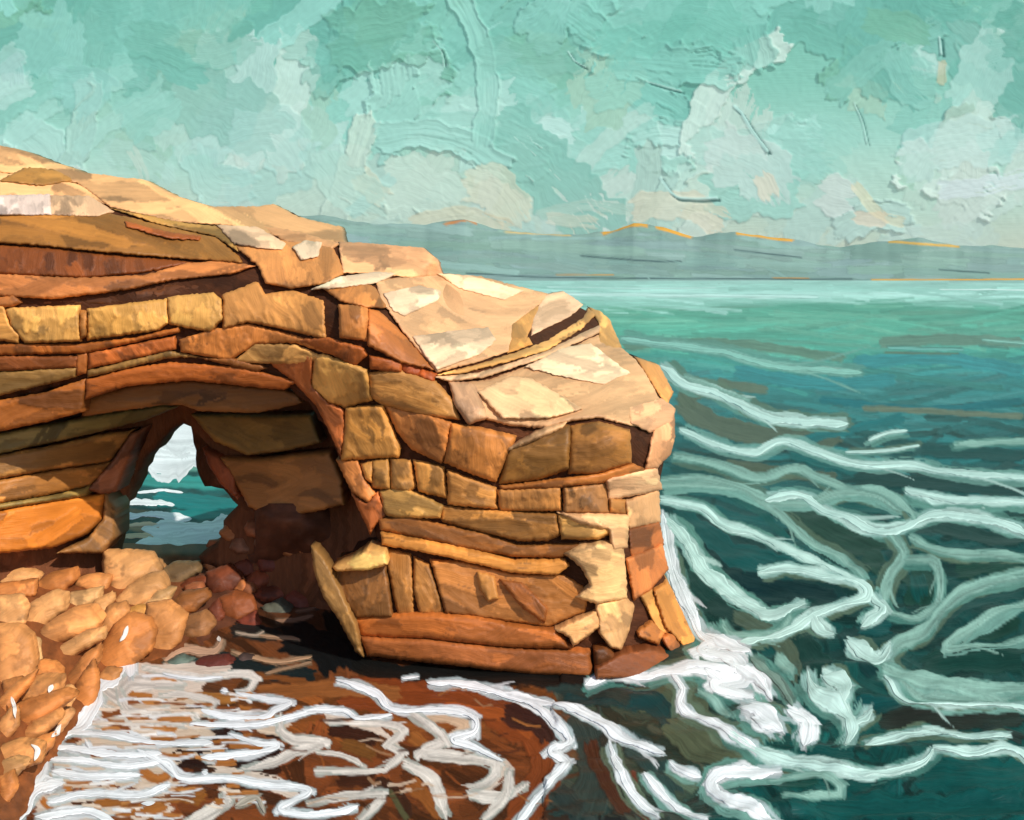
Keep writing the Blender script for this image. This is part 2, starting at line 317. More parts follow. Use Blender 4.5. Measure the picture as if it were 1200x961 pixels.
FAR_FOAM = [
    ([(848, 862), (888, 881), (946, 894), (1017, 907), (1080, 896), (1095, 882)], 11, PL), ([(779, 606), (804, 639), (829, 673), (867, 702), (904, 719), (944, 706)], 17, PL), ([(888, 672), (925, 668), (971, 677), (1009, 686), (1016, 698), (988, 710), (955, 723), (917, 744), (867, 752)], 12, PL),
    ([(773, 585), (825, 598), (850, 618), (884, 627), (917, 643), (959, 660), (1004, 684)], 11, PL), ([(773, 568), (833, 568), (888, 581), (917, 606), (946, 631), (984, 650), (1013, 677)], 9, PT), ([(896, 586), (938, 582), (984, 604), (1042, 623), (1092, 602), (1147, 606), (1215, 626)], 13, PL),
    ([(955, 590), (984, 577), (1021, 573), (1059, 589), (1076, 612)], 8, PT), ([(1042, 623), (1059, 648), (1042, 677), (1034, 710)], 11, PT), ([(1059, 656), (1097, 660), (1101, 698), (1076, 723), (1042, 719)], 8, PT), ([(1065, 630), (1105, 648), (1147, 650), (1215, 654)], 9, PT),
    ([(1215, 672), (1147, 685), (1109, 706), (1084, 740), (1051, 756), (1042, 782), (1076, 806), (1138, 817), (1215, 810)], 13, PT), ([(1215, 702), (1147, 731), (1109, 760), (1167, 754), (1215, 744)], 9, PT), ([(1034, 785), (1067, 796), (1126, 804), (1215, 806)], 14, PT),
    ([(992, 752), (1026, 773), (1044, 758)], 16, PL), ([(950, 722), (962, 736), (978, 744)], 14, PL), ([(1021, 698), (1034, 715), (1009, 735)], 14, PL), ([(846, 730), (863, 748), (909, 744), (927, 726)], 9, PT), ([(900, 911), (963, 906), (984, 925), (917, 936)], 7, PT), ([(910, 766), (930, 790)], 12, PT),
    ([(879, 769), (917, 805), (929, 830)], 12, (112, 134, 122)), ([(727, 396), (783, 404), (846, 412), (908, 428), (1010, 437)], 9, (128, 178, 164)), ([(773, 428), (804, 450), (838, 459), (875, 478), (917, 492), (994, 496)], 13, PL), ([(800, 440), (850, 462), (880, 470)], 8, PT),
    ([(796, 503), (838, 522), (883, 530), (917, 517), (958, 530), (1013, 544), (1067, 543), (1117, 555), (1215, 562)], 9, PL), ([(788, 534), (838, 543), (888, 559), (933, 547), (967, 563), (1033, 584)], 9, PT), ([(773, 563), (825, 559), (867, 572), (900, 586), (950, 588), (983, 576), (1025, 580), (1056, 598)], 8, PT),
    ([(1060, 576), (1117, 586), (1215, 588)], 10, PL), ([(1017, 517), (1040, 508), (1064, 505)], 5, PL), ([(1117, 522), (1160, 518), (1215, 517)], 7, PT), ([(990, 530), (1030, 529), (1078, 522)], 4, PL), ([(960, 430), (1000, 436)], 4, PT), ([(620, 344), (800, 346), (960, 348)], 4, (190, 222, 214)), ([(1100, 339), (1215, 340)], 2.5, (200, 222, 216)),
    ([(640, 336), (760, 338), (840, 337)], 2, (180, 212, 204)), ([(1150, 398), (1215, 404)], 3, (130, 180, 165)), ([(1040, 408), (1130, 410)], 3, (110, 170, 160))]

# ------------------------------------------------------------------ the sea
def plane_pt(u, v, z=0.0):
    return (CH - z) * F / (v - HV)

SEA = {}
def sea_z(U, V):
    ua, va, z = SEA['ua'], SEA['va'], SEA['z']
    i = np.clip(np.searchsorted(ua, U) - 1, 0, len(ua) - 2); j = np.clip(np.searchsorted(va, V) - 1, 0, len(va) - 2)
    fx = np.clip((U - ua[i]) / (ua[i + 1] - ua[i]), 0, 1); fy = np.clip((V - va[j]) / (va[j + 1] - va[j]), 0, 1)
    return (z[j, i] * (1 - fx) + z[j, i + 1] * fx) * (1 - fy) + (z[j + 1, i] * (1 - fx) + z[j + 1, i + 1] * fx) * fy
def sea():
    ua = np.concatenate([np.linspace(-4200, -150, 60), np.arange(-60, 1261, 1.8), np.arange(1264, 1640, 4.0), np.linspace(1650, 5400, 60)])
    va = np.concatenate([[324.0, 325, 326.2], np.arange(327.5, 1010, 1.7), np.linspace(1020, 2600, 40)])
    g = new_grid(ua, va); U, V = g['U'], g['V']
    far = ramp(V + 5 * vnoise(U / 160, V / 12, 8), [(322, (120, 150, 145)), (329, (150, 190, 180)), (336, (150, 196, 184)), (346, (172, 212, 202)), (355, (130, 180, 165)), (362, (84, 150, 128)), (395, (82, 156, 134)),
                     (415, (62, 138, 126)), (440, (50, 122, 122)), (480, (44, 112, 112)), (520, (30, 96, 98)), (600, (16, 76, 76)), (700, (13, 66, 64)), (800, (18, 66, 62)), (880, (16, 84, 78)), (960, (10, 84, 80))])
    brown = ramp(V + 20 * vnoise(U / 60, V / 30, 9), [(640, (80, 50, 34)), (790, (112, 62, 30)), (830, (134, 76, 34)), (880, (120, 62, 30)), (960, (112, 58, 28))])
    mid = ramp(V + 30 * vnoise(U / 70, V / 40, 12), [(700, (70, 82, 66)), (800, (48, 66, 58)), (870, (82, 92, 70)), (960, (44, 62, 58))])
    b1 = 650 + (V - 860) * -0.1 + 10 * wob(V, 2, 0.05)
    b2 = 850 + (V - 860) * -0.35 + 20 * wob(V, 3, 0.04)
    kb = np.clip((b1 - U) / 20 + .5, 0, 1) * np.clip((V - 660) / 20, 0, 1)
    km = np.clip((b2 - U) / 60 + .5, 0, 1) * np.clip((V - 760) / 20, 0, 1)
    Cc = far * (1 - km[..., None]) + mid * km[..., None]; Cc = Cc * (1 - kb[..., None]) + brown * kb[..., None]
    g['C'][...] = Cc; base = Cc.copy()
    near_foam_and_reflection, far_foam = NEAR_FOAM_AND_REFLECTION, FAR_FOAM

    r = random.Random(21)
    def at(u, v):
        j = min(np.searchsorted(va, v), len(va) - 1); i = min(np.searchsorted(ua, u), len(ua) - 1); c = np.clip(base[j, i], 0, 1)
        return np.where(c <= 0.0031308, c * 12.92, 1.055 * np.power(np.maximum(c, 1e-6), 1 / 2.4) - 0.055) * 255
    # loose brushwork of swell: long and level far off, turning with the eddies near by
    for i in range(2300):
        v = 330 + 660 * (r.random() ** 1.25); u = r.uniform(-130, 1330)
        k = (v - 326) / 640
        L = r.uniform(60, 220) * (1 - 0.45 * k); wd = r.uniform(3, 6) + 22 * k * r.random() ** 1.3
        a = 0.02 + (0.18 if u < 1000 else -0.1) * min(k * 2.5, 1) + r.gauss(0, 0.04 + 0.35 * k); bend = r.gauss(0, 0.5 * k)
        p = [(u, v)]
        for q in range(3):
            p.append((p[-1][0] + L / 3 * math.cos(a), p[-1][1] + L / 3 * math.sin(a))); a += bend
        c = at(u + L / 3, v)
        if v < 356: c = c + r.uniform(-14, 22)
        elif c[0] < c[1]:
            c = c * np.array(r.choice([.5, .7, .85, 1.0, 1.15, 1.3 - .2 * k]) if v > 470 else r.uniform(.84, 1.14)) + np.array((r.choice([0, 0, 14]), 2, 2))
        else: c = c * r.choice([.55, .75, .9, 1.05, 1.2])
        paint_grid(g, p, wd, tuple(np.clip(c, 5, 240)), amp=r.uniform(.3, 1.3) * min(1, wd / 6), bristle=0.10, mix=r.uniform(.6, 1), cover=r.choice([1, .7]))
    DT, NV, TL, OL, GR, BK = (8, 50, 52), (4, 36, 44), (12, 92, 92), (84, 88, 66), (24, 62, 50), (24, 28, 26)  # the dark teals put the shade of the wave troughs into the colour
    for p, wd, c in [
        ([(795, 472), (840, 498), (905, 512), (985, 512)], 26, (86, 92, 74)), ([(800, 455), (815, 475)], 26, (84, 90, 70)), ([(730, 405), (850, 402), (990, 420)], 12, (88, 118, 100)),
        ([(1030, 402), (1110, 398), (1200, 402)], 14, (92, 122, 106)), ([(1000, 425), (1100, 420), (1200, 435)], 16, (46, 124, 128)), ([(860, 435), (960, 450), (1050, 445)], 16, (44, 122, 126)),
        ([(960, 468), (1080, 480), (1200, 470)], 10, (12, 96, 104)), ([(1010, 478), (1200, 488)], 8, (104, 112, 92)), ([(840, 448), (900, 458)], 12, (90, 100, 82)), ([(930, 520), (1010, 500), (1060, 490)], 12, (20, 104, 108)),
        ([(1010, 530), (1070, 526)], 10, (10, 60, 68)), ([(1080, 528), (1200, 534)], 16, (12, 64, 66)), ([(850, 545), (980, 560)], 14, (90, 96, 76)), ([(925, 532), (980, 545), (1020, 560)], 14, TL),
        ([(1000, 560), (1100, 568), (1200, 575)], 18, DT), ([(785, 548), (850, 556)], 12, (14, 74, 74)), ([(785, 572), (840, 580), (905, 602)], 13, TL), ([(780, 592), (870, 640), (960, 692), (990, 700)], 26, DT),
        ([(790, 604), (850, 650), (930, 672)], 36, (10, 82, 82)), ([(800, 640), (870, 690), (935, 708)], 30, NV), ([(870, 678), (980, 700)], 16, NV), ([(795, 650), (815, 700), (870, 722)], 34, (16, 54, 48)),
        ([(830, 710), (880, 730)], 24, (22, 50, 46)), ([(845, 575), (890, 600), (925, 635)], 10, (14, 88, 84)), ([(920, 598), (980, 625), (1035, 645)], 30, (36, 62, 50)), ([(1010, 650), (1035, 665)], 26, (36, 66, 54)),
        ([(975, 588), (1060, 596)], 20, (12, 84, 82)), ([(1000, 580), (1060, 584)], 8, (80, 88, 66)), ([(1065, 665), (1082, 685), (1075, 712)], 38, GR), ([(1072, 672), (1080, 700)], 20, (12, 76, 72)),
        ([(1070, 640), (1100, 645)], 18, (14, 74, 68)), ([(1090, 612), (1150, 628), (1200, 634)], 22, (20, 52, 50)), ([(1120, 668), (1200, 660)], 22, (26, 64, 52)), ([(1110, 722), (1140, 705), (1200, 690)], 24, (10, 68, 66)),
        ([(1118, 750), (1160, 740), (1195, 728)], 14, GR), ([(1080, 778), (1140, 775), (1200, 775)], 30, (16, 62, 54)), ([(1050, 790), (1110, 795)], 10, (20, 70, 62)), ([(930, 740), (945, 775), (975, 790)], 44, (20, 56, 50)),
        ([(990, 735), (1010, 770), (1030, 790)], 26, (12, 52, 54)), ([(1005, 735), (1045, 735)], 20, (14, 84, 84)), ([(1040, 762), (1050, 775)], 14, GR), ([(1030, 842), (1100, 840), (1200, 840)], 22, (44, 44, 38)),
        ([(1150, 850), (1200, 868)], 16, (40, 42, 40)), ([(1000, 830), (1060, 822)], 20, (14, 76, 76)), ([(985, 880), (1000, 870)], 26, (12, 80, 78)), ([(930, 880), (1000, 892)], 18, (14, 84, 80)),
        ([(1080, 905), (1160, 915), (1210, 905)], 44, (10, 86, 82)), ([(960, 940), (1080, 945), (1200, 945)], 34, (12, 84, 80)), ([(900, 920), (960, 912)], 16, (14, 76, 66)), ([(890, 900), (940, 905)], 8, (110, 112, 84)),
        ([(800, 740), (840, 760), (880, 800), (900, 850)], 26, (96, 98, 72)), ([(860, 720), (920, 760), (930, 800)], 22, (88, 100, 80)), ([(700, 800), (760, 812), (800, 830), (840, 862)], 44, (88, 98, 74)),
        ([(660, 815), (760, 822), (795, 860)], 26, (26, 64, 64)), ([(780, 850), (830, 880), (890, 895)], 30, (92, 98, 72)), ([(640, 800), (700, 808), (740, 820)], 20, (40, 60, 56)), ([(735, 870), (760, 885), (790, 930)], 30, (50, 72, 68)),
        ([(850, 900), (840, 930), (900, 955)], 26, (52, 66, 60)), ([(680, 840), (700, 890), (685, 960)], 44, (56, 68, 62)), ([(718, 860), (712, 900), (740, 960)], 30, (52, 50, 44)), ([(690, 865), (705, 910), (735, 955)], 18, (84, 44, 28)), ([(740, 905), (745, 940), (760, 965)], 12, (110, 50, 30)),
        ([(650, 930), (680, 955)], 30, (50, 60, 56)),
        # tannin brown shallows over sand
        ([(400, 815), (520, 815), (600, 845), (640, 880), (630, 930), (600, 965)], 40, (122, 58, 26)), ([(520, 830), (590, 840), (625, 860)], 16, (150, 74, 32)), ([(590, 835), (640, 855), (645, 872)], 26, (52, 28, 24)),
        ([(200, 886), (270, 892), (330, 882)], 28, (40, 18, 14)), ([(222, 863), (262, 860), (292, 870)], 16, (40, 18, 14)), ([(225, 905), (300, 905), (330, 900)], 14, (52, 26, 16)), ([(385, 855), (430, 862), (440, 872)], 18, (52, 26, 18)), ([(310, 858), (335, 862)], 12, (50, 24, 16)),
        ([(400, 870), (440, 885)], 16, (112, 70, 32)), ([(480, 860), (510, 880)], 16, (146, 86, 40)), ([(480, 915), (520, 955)], 20, (140, 80, 36)), ([(395, 912), (440, 915)], 18, (60, 30, 18)), ([(440, 915), (470, 935), (475, 961)], 16, (54, 30, 20)),
        ([(455, 925), (478, 961)], 8, (78, 76, 50)), ([(240, 905), (285, 925), (330, 940)], 16, (70, 38, 20)), ([(180, 925), (240, 935)], 24, (140, 84, 34)), ([(100, 948), (180, 955)], 16, (150, 90, 36)), ([(395, 940), (430, 955)], 14, (120, 66, 30)),
        ([(300, 812), (400, 806), (470, 815)], 20, (140, 84, 42)), ([(205, 815), (280, 820)], 14, (160, 104, 48)), ([(90, 880), (130, 885)], 12, (176, 116, 56)), ([(150, 812), (180, 820)], 14, (160, 104, 50)), ([(60, 925), (80, 930)], 14, (176, 112, 48)),
        # water under the rock, its shade put into the near-black colour
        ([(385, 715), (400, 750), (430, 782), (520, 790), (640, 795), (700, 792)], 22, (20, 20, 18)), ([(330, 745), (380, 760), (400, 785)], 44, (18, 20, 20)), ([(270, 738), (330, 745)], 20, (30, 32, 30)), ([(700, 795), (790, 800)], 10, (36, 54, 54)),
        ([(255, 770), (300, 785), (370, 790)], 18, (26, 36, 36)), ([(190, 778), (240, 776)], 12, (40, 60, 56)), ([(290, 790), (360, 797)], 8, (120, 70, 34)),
        # the cove beyond the window in the rock, colours brightened against the cliff's shadow
        ([(160, 545), (240, 545)], 14, (120, 182, 164)), ([(160, 562), (270, 566)], 16, (60, 170, 160)), ([(180, 585), (280, 592)], 20, (20, 140, 140)), ([(200, 603), (280, 604)], 12, (20, 150, 148)), ([(150, 648), (260, 650)], 18, (150, 200, 190)), ([(190, 625), (265, 625)], 14, (120, 190, 180)), ([(150, 600), (185, 606)], 10, (150, 110, 80)),
        ([(140, 618), (180, 622)], 10, (176, 130, 92)), ([(140, 636), (190, 640)], 12, (90, 52, 38)), ([(215, 618), (270, 620)], 8, (90, 160, 150)), ([(200, 640), (255, 642)], 6, (170, 140, 110))]:
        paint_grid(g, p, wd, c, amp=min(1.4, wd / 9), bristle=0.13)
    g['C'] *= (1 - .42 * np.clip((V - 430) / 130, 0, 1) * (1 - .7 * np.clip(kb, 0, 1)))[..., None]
    # the thin milky wash the foam leaves behind
    def wash(p, wd, c, **kw): paint_grid(g, p, wd, c, amp=.5, bristle=.08, **kw)
    for p, wd in [([(40, 950), (120, 945), (200, 935)], 40), ([(60, 905), (140, 905), (210, 905)], 40), ([(90, 868), (170, 870), (250, 870)], 40), ([(115, 830), (180, 838), (245, 838)], 36), ([(130, 800), (190, 806), (240, 800)], 30),
                  ([(130, 785), (200, 786), (270, 782)], 18), ([(250, 905), (310, 915), (350, 930)], 18), ([(300, 850), (340, 855)], 18), ([(380, 840), (440, 850), (470, 870)], 16), ([(500, 838), (545, 850), (520, 870)], 14), ([(545, 880), (590, 900), (560, 930)], 18)]:
        wash(p, wd, r.choice([(206, 184, 160), (214, 196, 178), (200, 170, 140)]), cover=.75, mix=.85)
    for p, wd, c in [([(150, 812), (180, 818)], 9, (168, 106, 50)), ([(110, 857), (150, 858)], 7, (164, 98, 46)), ([(90, 882), (128, 884)], 9, (170, 108, 52)), ([(150, 895), (185, 912), (200, 905)], 12, (158, 96, 44)), ([(60, 922), (85, 926)], 9, (168, 106, 50)), ([(165, 840), (200, 838)], 8, (166, 110, 56)),
                     ([(95, 925), (118, 930)], 7, (180, 110, 50)), ([(206, 812), (225, 816)], 9, (158, 100, 46)), ([(170, 792), (215, 796)], 6, (150, 88, 40)), ([(48, 935), (62, 950)], 9, (168, 102, 46)), ([(110, 940), (180, 940), (240, 925)], 13, (142, 86, 38))]:
        paint_grid(g, p, wd, c, amp=.8)
    for lst, k in ((near_foam_and_reflection, 1), (far_foam, 2)):
        for p, wd, c in lst:
            if p[0][1] < 380 or (k == 1 and (p[0][0] < 660)): continue
            for q in range(2):
                dx, dy = r.uniform(-6, 6), r.uniform(-3, 7)
                wash([(a + dx, b + dy) for a, b in p], wd * r.uniform(1.1, 1.9), r.choice([(64, 110, 100), (86, 130, 118), (110, 152, 140), (84, 100, 80)]), cover=.7, mix=r.uniform(.6, .95))
    more = []
    for i in range(34):            # the same broken surf carries on beyond the right edge
        u = r.uniform(1200, 1560); v = 470 + 480 * r.random() ** 1.1; L = r.uniform(60, 160); a = r.uniform(-.25, .35)
        more.append(([(u, v), (u + L * .35, v + L * a * .3 + r.uniform(-12, 12)), (u + L * .7, v + L * a * .8 + r.uniform(-12, 12)), (u + L, v + L * a)], r.uniform(5, 12), r.choice([PL, PT, PT])))
    for lst in (more, far_foam, near_foam_and_reflection):
        for p, wd, c in lst:
            if wd < 3 and p[0][1] < 350: continue
            cc = np.array(c, float) * .93
            wash(p, wd * 1.25, tuple(cc * (.80, .86, .86)), mix=.8, cover=.85)
            paint_grid(g, [(a, b + r.uniform(-1, 1)) for a, b in p], wd * 1.12, tuple(cc), amp=.9, bristle=.16, mix=.95, wv=.5)
            for q in range(int(len(p) > 3) + int(len(p) > 4)):      # a fine strand leaving the main run
                k_ = r.randrange(1, len(p) - 1); a0 = p[k_]; a1 = p[k_ + 1]; sg = r.choice([-1, 1]) * r.uniform(.25, .7)
                dx, dy = a1[0] - a0[0], a1[1] - a0[1]
                paint_grid(g, [a0, (a0[0] + dx * .5 - dy * sg * .3, a0[1] + dy * .5 + dx * sg * .3 * .6), (a0[0] + dx * 1.1 - dy * sg, a0[1] + dy + dx * sg * .6)], wd * .4, tuple(cc * .92), amp=.7, bristle=.15, mix=.85, wv=.4)
            if wd > 7:
                for q in (-.3, .25):
                    wash([(a, b + q * wd) for a, b in p], wd * .28, tuple(np.clip(cc * r.choice([1.08, .8]), 0, 240)), mix=.8, cover=.7)
    for i in range(70):      # islands of brown water left open in the wash, and thin milky threads over them
        u = r.uniform(70, 300); v = r.uniform(795, 958)
        if u < 70 + (880 - v) * .75: continue
        L = r.uniform(12, 42)
        paint_grid(g, [(u, v), (u + L / 2, v + r.uniform(-2, 2)), (u + L, v + r.uniform(-3, 3))], r.uniform(3, 9), r.choice([(150, 92, 42), (166, 106, 54), (120, 66, 32), (178, 118, 62)]), amp=.4)
        v += r.uniform(-8, 8)
        paint_grid(g, [(u - 10, v), (u + L / 2, v + r.uniform(-3, 3)), (u + L, v + r.uniform(-4, 4))], r.uniform(2.5, 5), r.choice([(216, 212, 206), (214, 192, 170), (206, 206, 206)]), amp=.9)
    for i in range(26):
        u = r.uniform(300, 620); v = r.uniform(815, 955); L = r.uniform(14, 50); a = r.uniform(-.5, .7)
        paint_grid(g, [(u, v), (u + L / 2, v + a * L / 2 + r.uniform(-4, 4)), (u + L, v + a * L * .6)], r.uniform(2, 5), r.choice([(196, 170, 146), (160, 100, 50), (150, 112, 80), (60, 30, 20), (84, 44, 24)]), amp=.8, mix=.8)
    H = g['H'] + 0.20 * vnoise(U / 5, V / 3.5, 15)
    swell = 0.11 * vnoise(U / 90, V / 16, 16) + 0.05 * vnoise(U / 30, V / 9, 17)
    Y = CH * F / (V - HV)
    px = Y / F
    z = (H - 0.5) * px * 1.15 * np.clip(1.1 - Y / 400, 0.15, 1) + swell * np.clip((V - 440) / 200, 0, 1) * np.where(kb > .5, .25, 1)
    SEA.update(ua=ua, va=va, z=z)
    P = np.stack([(U - HU) / F * Y, Y, z], -1)
    tag(mesh_obj('sea', P.reshape(-1, 3), quads(*U.shape), M_water, g['C'], g['S']), kind='structure')
sea()

# ------------------------------------------------------------------ shore bank
zb = Tps([(-200, 650, .9), (0, 650, .62), (130, 652, .50), (215, 662, .42), (270, 640, 1.0), (360, 640, 1.6), (300, 612, 2.2), (345, 610, 2.4), (300, 655, 1.0), (340, 675, .45), (255, 668, .45), (330, 690, .12), (380, 730, -.2), (0, 750, .95), (-200, 900, 1.4), (0, 961, .45), (75, 800, .40), (112, 800, .02), (90, 840, .02), (190, 745, .16), (205, 775, -.1), (155, 775, .02), (150, 800, -.14), (130, 840, -.22),
          (105, 870, -.14), (60, 900, -.03), (20, 961, .03), (50, 961, -.12), (300, 755, -.15), (260, 800, -.25), (200, 900, -.5), (420, 800, -.5), (400, 961, -.9), (700, 900, -1.5), (240, 720, .15), (350, 715, -.1), (700, 640, .2)])
def bank_Y(u, v):
    return (CH - zb(u, v)) * F / (v - HV)
def bank():
    ua = np.arange(-260, 470, 4.0); va = np.arange(590, 1010, 4.0)
    g = new_grid(ua, va); U, V = g['U'], g['V']
    dark = np.clip((U - 185) / 50, 0, 1)[..., None]  # cave shade put into the gravel colour on this side
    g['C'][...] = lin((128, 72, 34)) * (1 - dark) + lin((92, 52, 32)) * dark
    g['C'] *= (1 + 0.35 * vnoise(U / 12, V / 9, 2))[..., None]
    
    z = zb(U, V); z = z - np.clip((300 - U) / 30, 0, 1) * np.where(V < 650, (650 - V) * .04 + np.maximum(z - .5, 0), 0) + .04 * vnoise(U / 14, V / 10, 7)
    Y = (CH - z) * F / (V - HV)
    P = np.stack([(U - HU) / F * Y, Y, z], -1)
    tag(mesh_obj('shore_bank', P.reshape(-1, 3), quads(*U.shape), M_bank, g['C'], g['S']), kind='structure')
bank()

# ------------------------------------------------------------------ rock blocks
def dist_poly(pts, poly):
    d = np.full(len(pts), 1e9)
    for i in range(len(poly)):
        a = poly[i]; b = poly[(i + 1) % len(poly)]; ab = b - a; L2 = (ab ** 2).sum() + 1e-9
        t = np.clip(((pts - a) @ ab) / L2, 0, 1)
        d = np.minimum(d, np.hypot(*(pts - a - t[:, None] * ab).T))
    return d

def resample(poly, step, jit, r):
    out = []
    n = len(poly)
    for i in range(n):
        a = np.array(poly[i], float); b = np.array(poly[(i + 1) % n], float); L = np.hypot(*(b - a))
        k = max(1, int(L / step)); nrm = np.array([-(b - a)[1], (b - a)[0]]) / (L + 1e-9)
        for j in range(k):
            t = j / k
            out.append(a + (b - a) * t + nrm * (r.normal(0, jit) if j else 0))
    return np.array(out)

def tri_poly(poly, step=3.0, jit=0.7, seed=0):
    r = np.random.default_rng(seed)
    B = resample(poly, step * 1.2, jit, r)
    lo, hi = B.min(0), B.max(0)
    gx, gy = np.meshgrid(np.arange(lo[0], hi[0], step), np.arange(lo[1], hi[1], step * .9))
    gx = gx + (np.arange(gx.shape[0]) % 2)[:, None] * step * .5
    G = np.stack([gx.ravel(), gy.ravel()], -1) + r.uniform(-.15, .15, (gx.size, 2)) * step
    ins = np.zeros(len(G), bool)
    x, y = G.T
    for i in range(len(B)):
        x1, y1 = B[i]; x2, y2 = B[(i + 1) % len(B)]
        c = ((y1 > y) != (y2 > y)); c2 = x < (x2 - x1) * (y - y1) / (y2 - y1 + 1e-12) + x1
        ins ^= (c & c2)
    G = G[ins]; G = G[dist_poly(G, B) > step * .45]
    pts = [Vector(p) for p in B.tolist()] + [Vector(p) for p in G.tolist()]
    vs, es, fs, ov, oe, of = delaunay_2d_cdt(pts, [], [list(range(len(B)))], 1, 1e-4)
    V2 = np.array([tuple(v) for v in vs])
    cnt = {}
    for f in fs:
        for a, b in zip(f, f[1:] + f[:1]): cnt[(a, b)] = 1
    edge = [(a, b) for (a, b) in cnt if (b, a) not in cnt]
    return V2, [tuple(f) for f in fs], edge, B

def block_geo(poly, depth, col, off=0.0, thick=1.0, R=2.4, puff=0.06, seed=0, step=2.2, jit=0.4, strokes=None, facet=1.5, ang=None, var=0.22, back=False, grow=0.0, drop=0.0, keepc=False):
    """one lump of rock: outline poly (in photo pixels), front surface at depth(u,v)+off, real thickness behind"""
    r = np.random.default_rng(seed + 100)
    if grow:
        pc = np.array(poly, float); lo, hi = pc.min(0), pc.max(0); mid = (lo + hi) / 2; poly = [tuple(x) for x in mid + (pc - mid) * (1 + grow / np.maximum(hi - lo, 8))]
    V2, fs, edge, B = tri_poly(poly, step, jit, seed)
    u, v = V2.T
    d = dist_poly(V2, B)
    q = np.clip(d / R, 0, 1); pill = puff * (1 - np.sqrt(np.clip(1 - (1 - q) ** 2, 0, 1)))
    c0 = V2.mean(0); size = max(np.ptp(u), np.ptp(v), 20)
    fac = np.zeros(len(u))
    for k in range(3):
        a = r.uniform(0, 6.28); s = r.uniform(.25, .9) * puff * facet / (size * .5)
        o = r.uniform(-.15, .35) * size * .5
        fac = np.maximum(fac, (q if back else 1) * s * ((u - c0[0]) * math.cos(a) + (v - c0[1]) * math.sin(a) - o))
    C = np.tile(lin(col), (len(u), 1)); H = np.zeros(len(u)); S = np.stack([u, v, 0 * u], -1)
    if ang is None:
        X = V2 - c0; cov = X.T @ X; ev, evec = np.linalg.eigh(cov); ax = evec[:, 1]; ang = math.atan2(ax[1], ax[0])
        if r.random() < .45: ang += 1.45 + r.normal(0, .2)
    cs, sn = math.cos(ang), math.sin(ang)
    pr = (V2 - c0) @ np.array([cs, sn]); pl = (V2 - c0) @ np.array([-sn, cs])
    S[:, 0] = pr; S[:, 1] = pl; S[:, 2] = (seed * 7.31) % 83
    area = np.ptp(pr) * np.ptp(pl)
    n = strokes if strokes is not None else int(np.clip(area / 260, 3, 30))
    bc = np.array(col, float)
    for k in range(n):
        i = r.integers(len(V2)); p = V2[i]; a = ang + r.normal(0, .22); L = r.uniform(.35, 1.0) * max(np.ptp(pr) * .7, 14)
        wd = min(r.uniform(9, 26), max(8, np.ptp(pl) * .8))
        dv = np.array([math.cos(a), math.sin(a)]) * L / 2; bd = np.array([-dv[1], dv[0]]) * r.normal(0, .15)
        cc = bc * r.choice([1 - var * 1.3, 1 - var * .6, 1 - var * .3, 1 + var * .3, 1 + var * .6, 1 + var]) + r.normal(0, 3) * np.array([1, .6, .2])
        paint(u, v, C, H, S, [p - dv, p + bd, p + dv], wd, tuple(np.clip(cc, 8, 250)), amp=r.uniform(.5, 1.2), bristle=.12, mix=r.uniform(.6, 1.0), cover=r.choice([1, .75]))
    Yb = depth(u, v) + off
    rel = H * 0.036 + 0.014 * vnoise(u / 11 + seed, v / 8, 31) + .005 * vnoise(u / 3.2, v / 3, 33)
    Y = Yb + pill + fac - rel * q
    front = unproj(u, v, Y)
    nv = len(front)
    bl = sorted({a for e in edge for a in e}); idx = {a: nv + i for i, a in enumerate(bl)}
    bk = front[bl].copy(); bk[:, 1] += np.where((v[bl] < 345) & (drop > 0), 1.0, thick); bk[:, 2] -= drop * (v[bl] < 345) * .35
    if back:                                         # a loose stone: close it with a rounded far side
        bp = front.copy(); ctr = front.mean(0); bp[:, 1] = 2 * (Yb + puff) .astype(float) - Y + thick
        verts = np.vstack([front, bp]); faces = fs + [tuple(a + nv for a in f[::-1]) for f in fs] + [(b, a, a + nv, b + nv) for a, b in edge]
        return verts, faces, np.vstack([C, C]), np.vstack([S, S])
    verts = np.vstack([front, bk]); faces = fs + [(b, a, idx[a], idx[b]) for a, b in edge]
    nxt = {a: b for a, b in edge}
    loop = [edge[0][0]]
    while nxt.get(loop[-1]) is not None and nxt[loop[-1]] != loop[0] and len(loop) < len(nxt) + 2: loop.append(nxt[loop[-1]])
    if len(loop) == len(bl): faces = faces + [tuple(idx[a] for a in loop[::-1])]
    return verts, faces, np.vstack([C, C[bl]]), np.vstack([S, S[bl]])

def merge(parts):
    vs, fs, cs, ss, n = [], [], [], [], 0
    for v, f, c, s in parts:
        vs.append(v); fs += [tuple(a + n for a in q) for q in f]; cs.append(c); ss.append(s); n += len(v)
    return np.vstack(vs), fs, np.vstack(cs), np.vstack(ss)

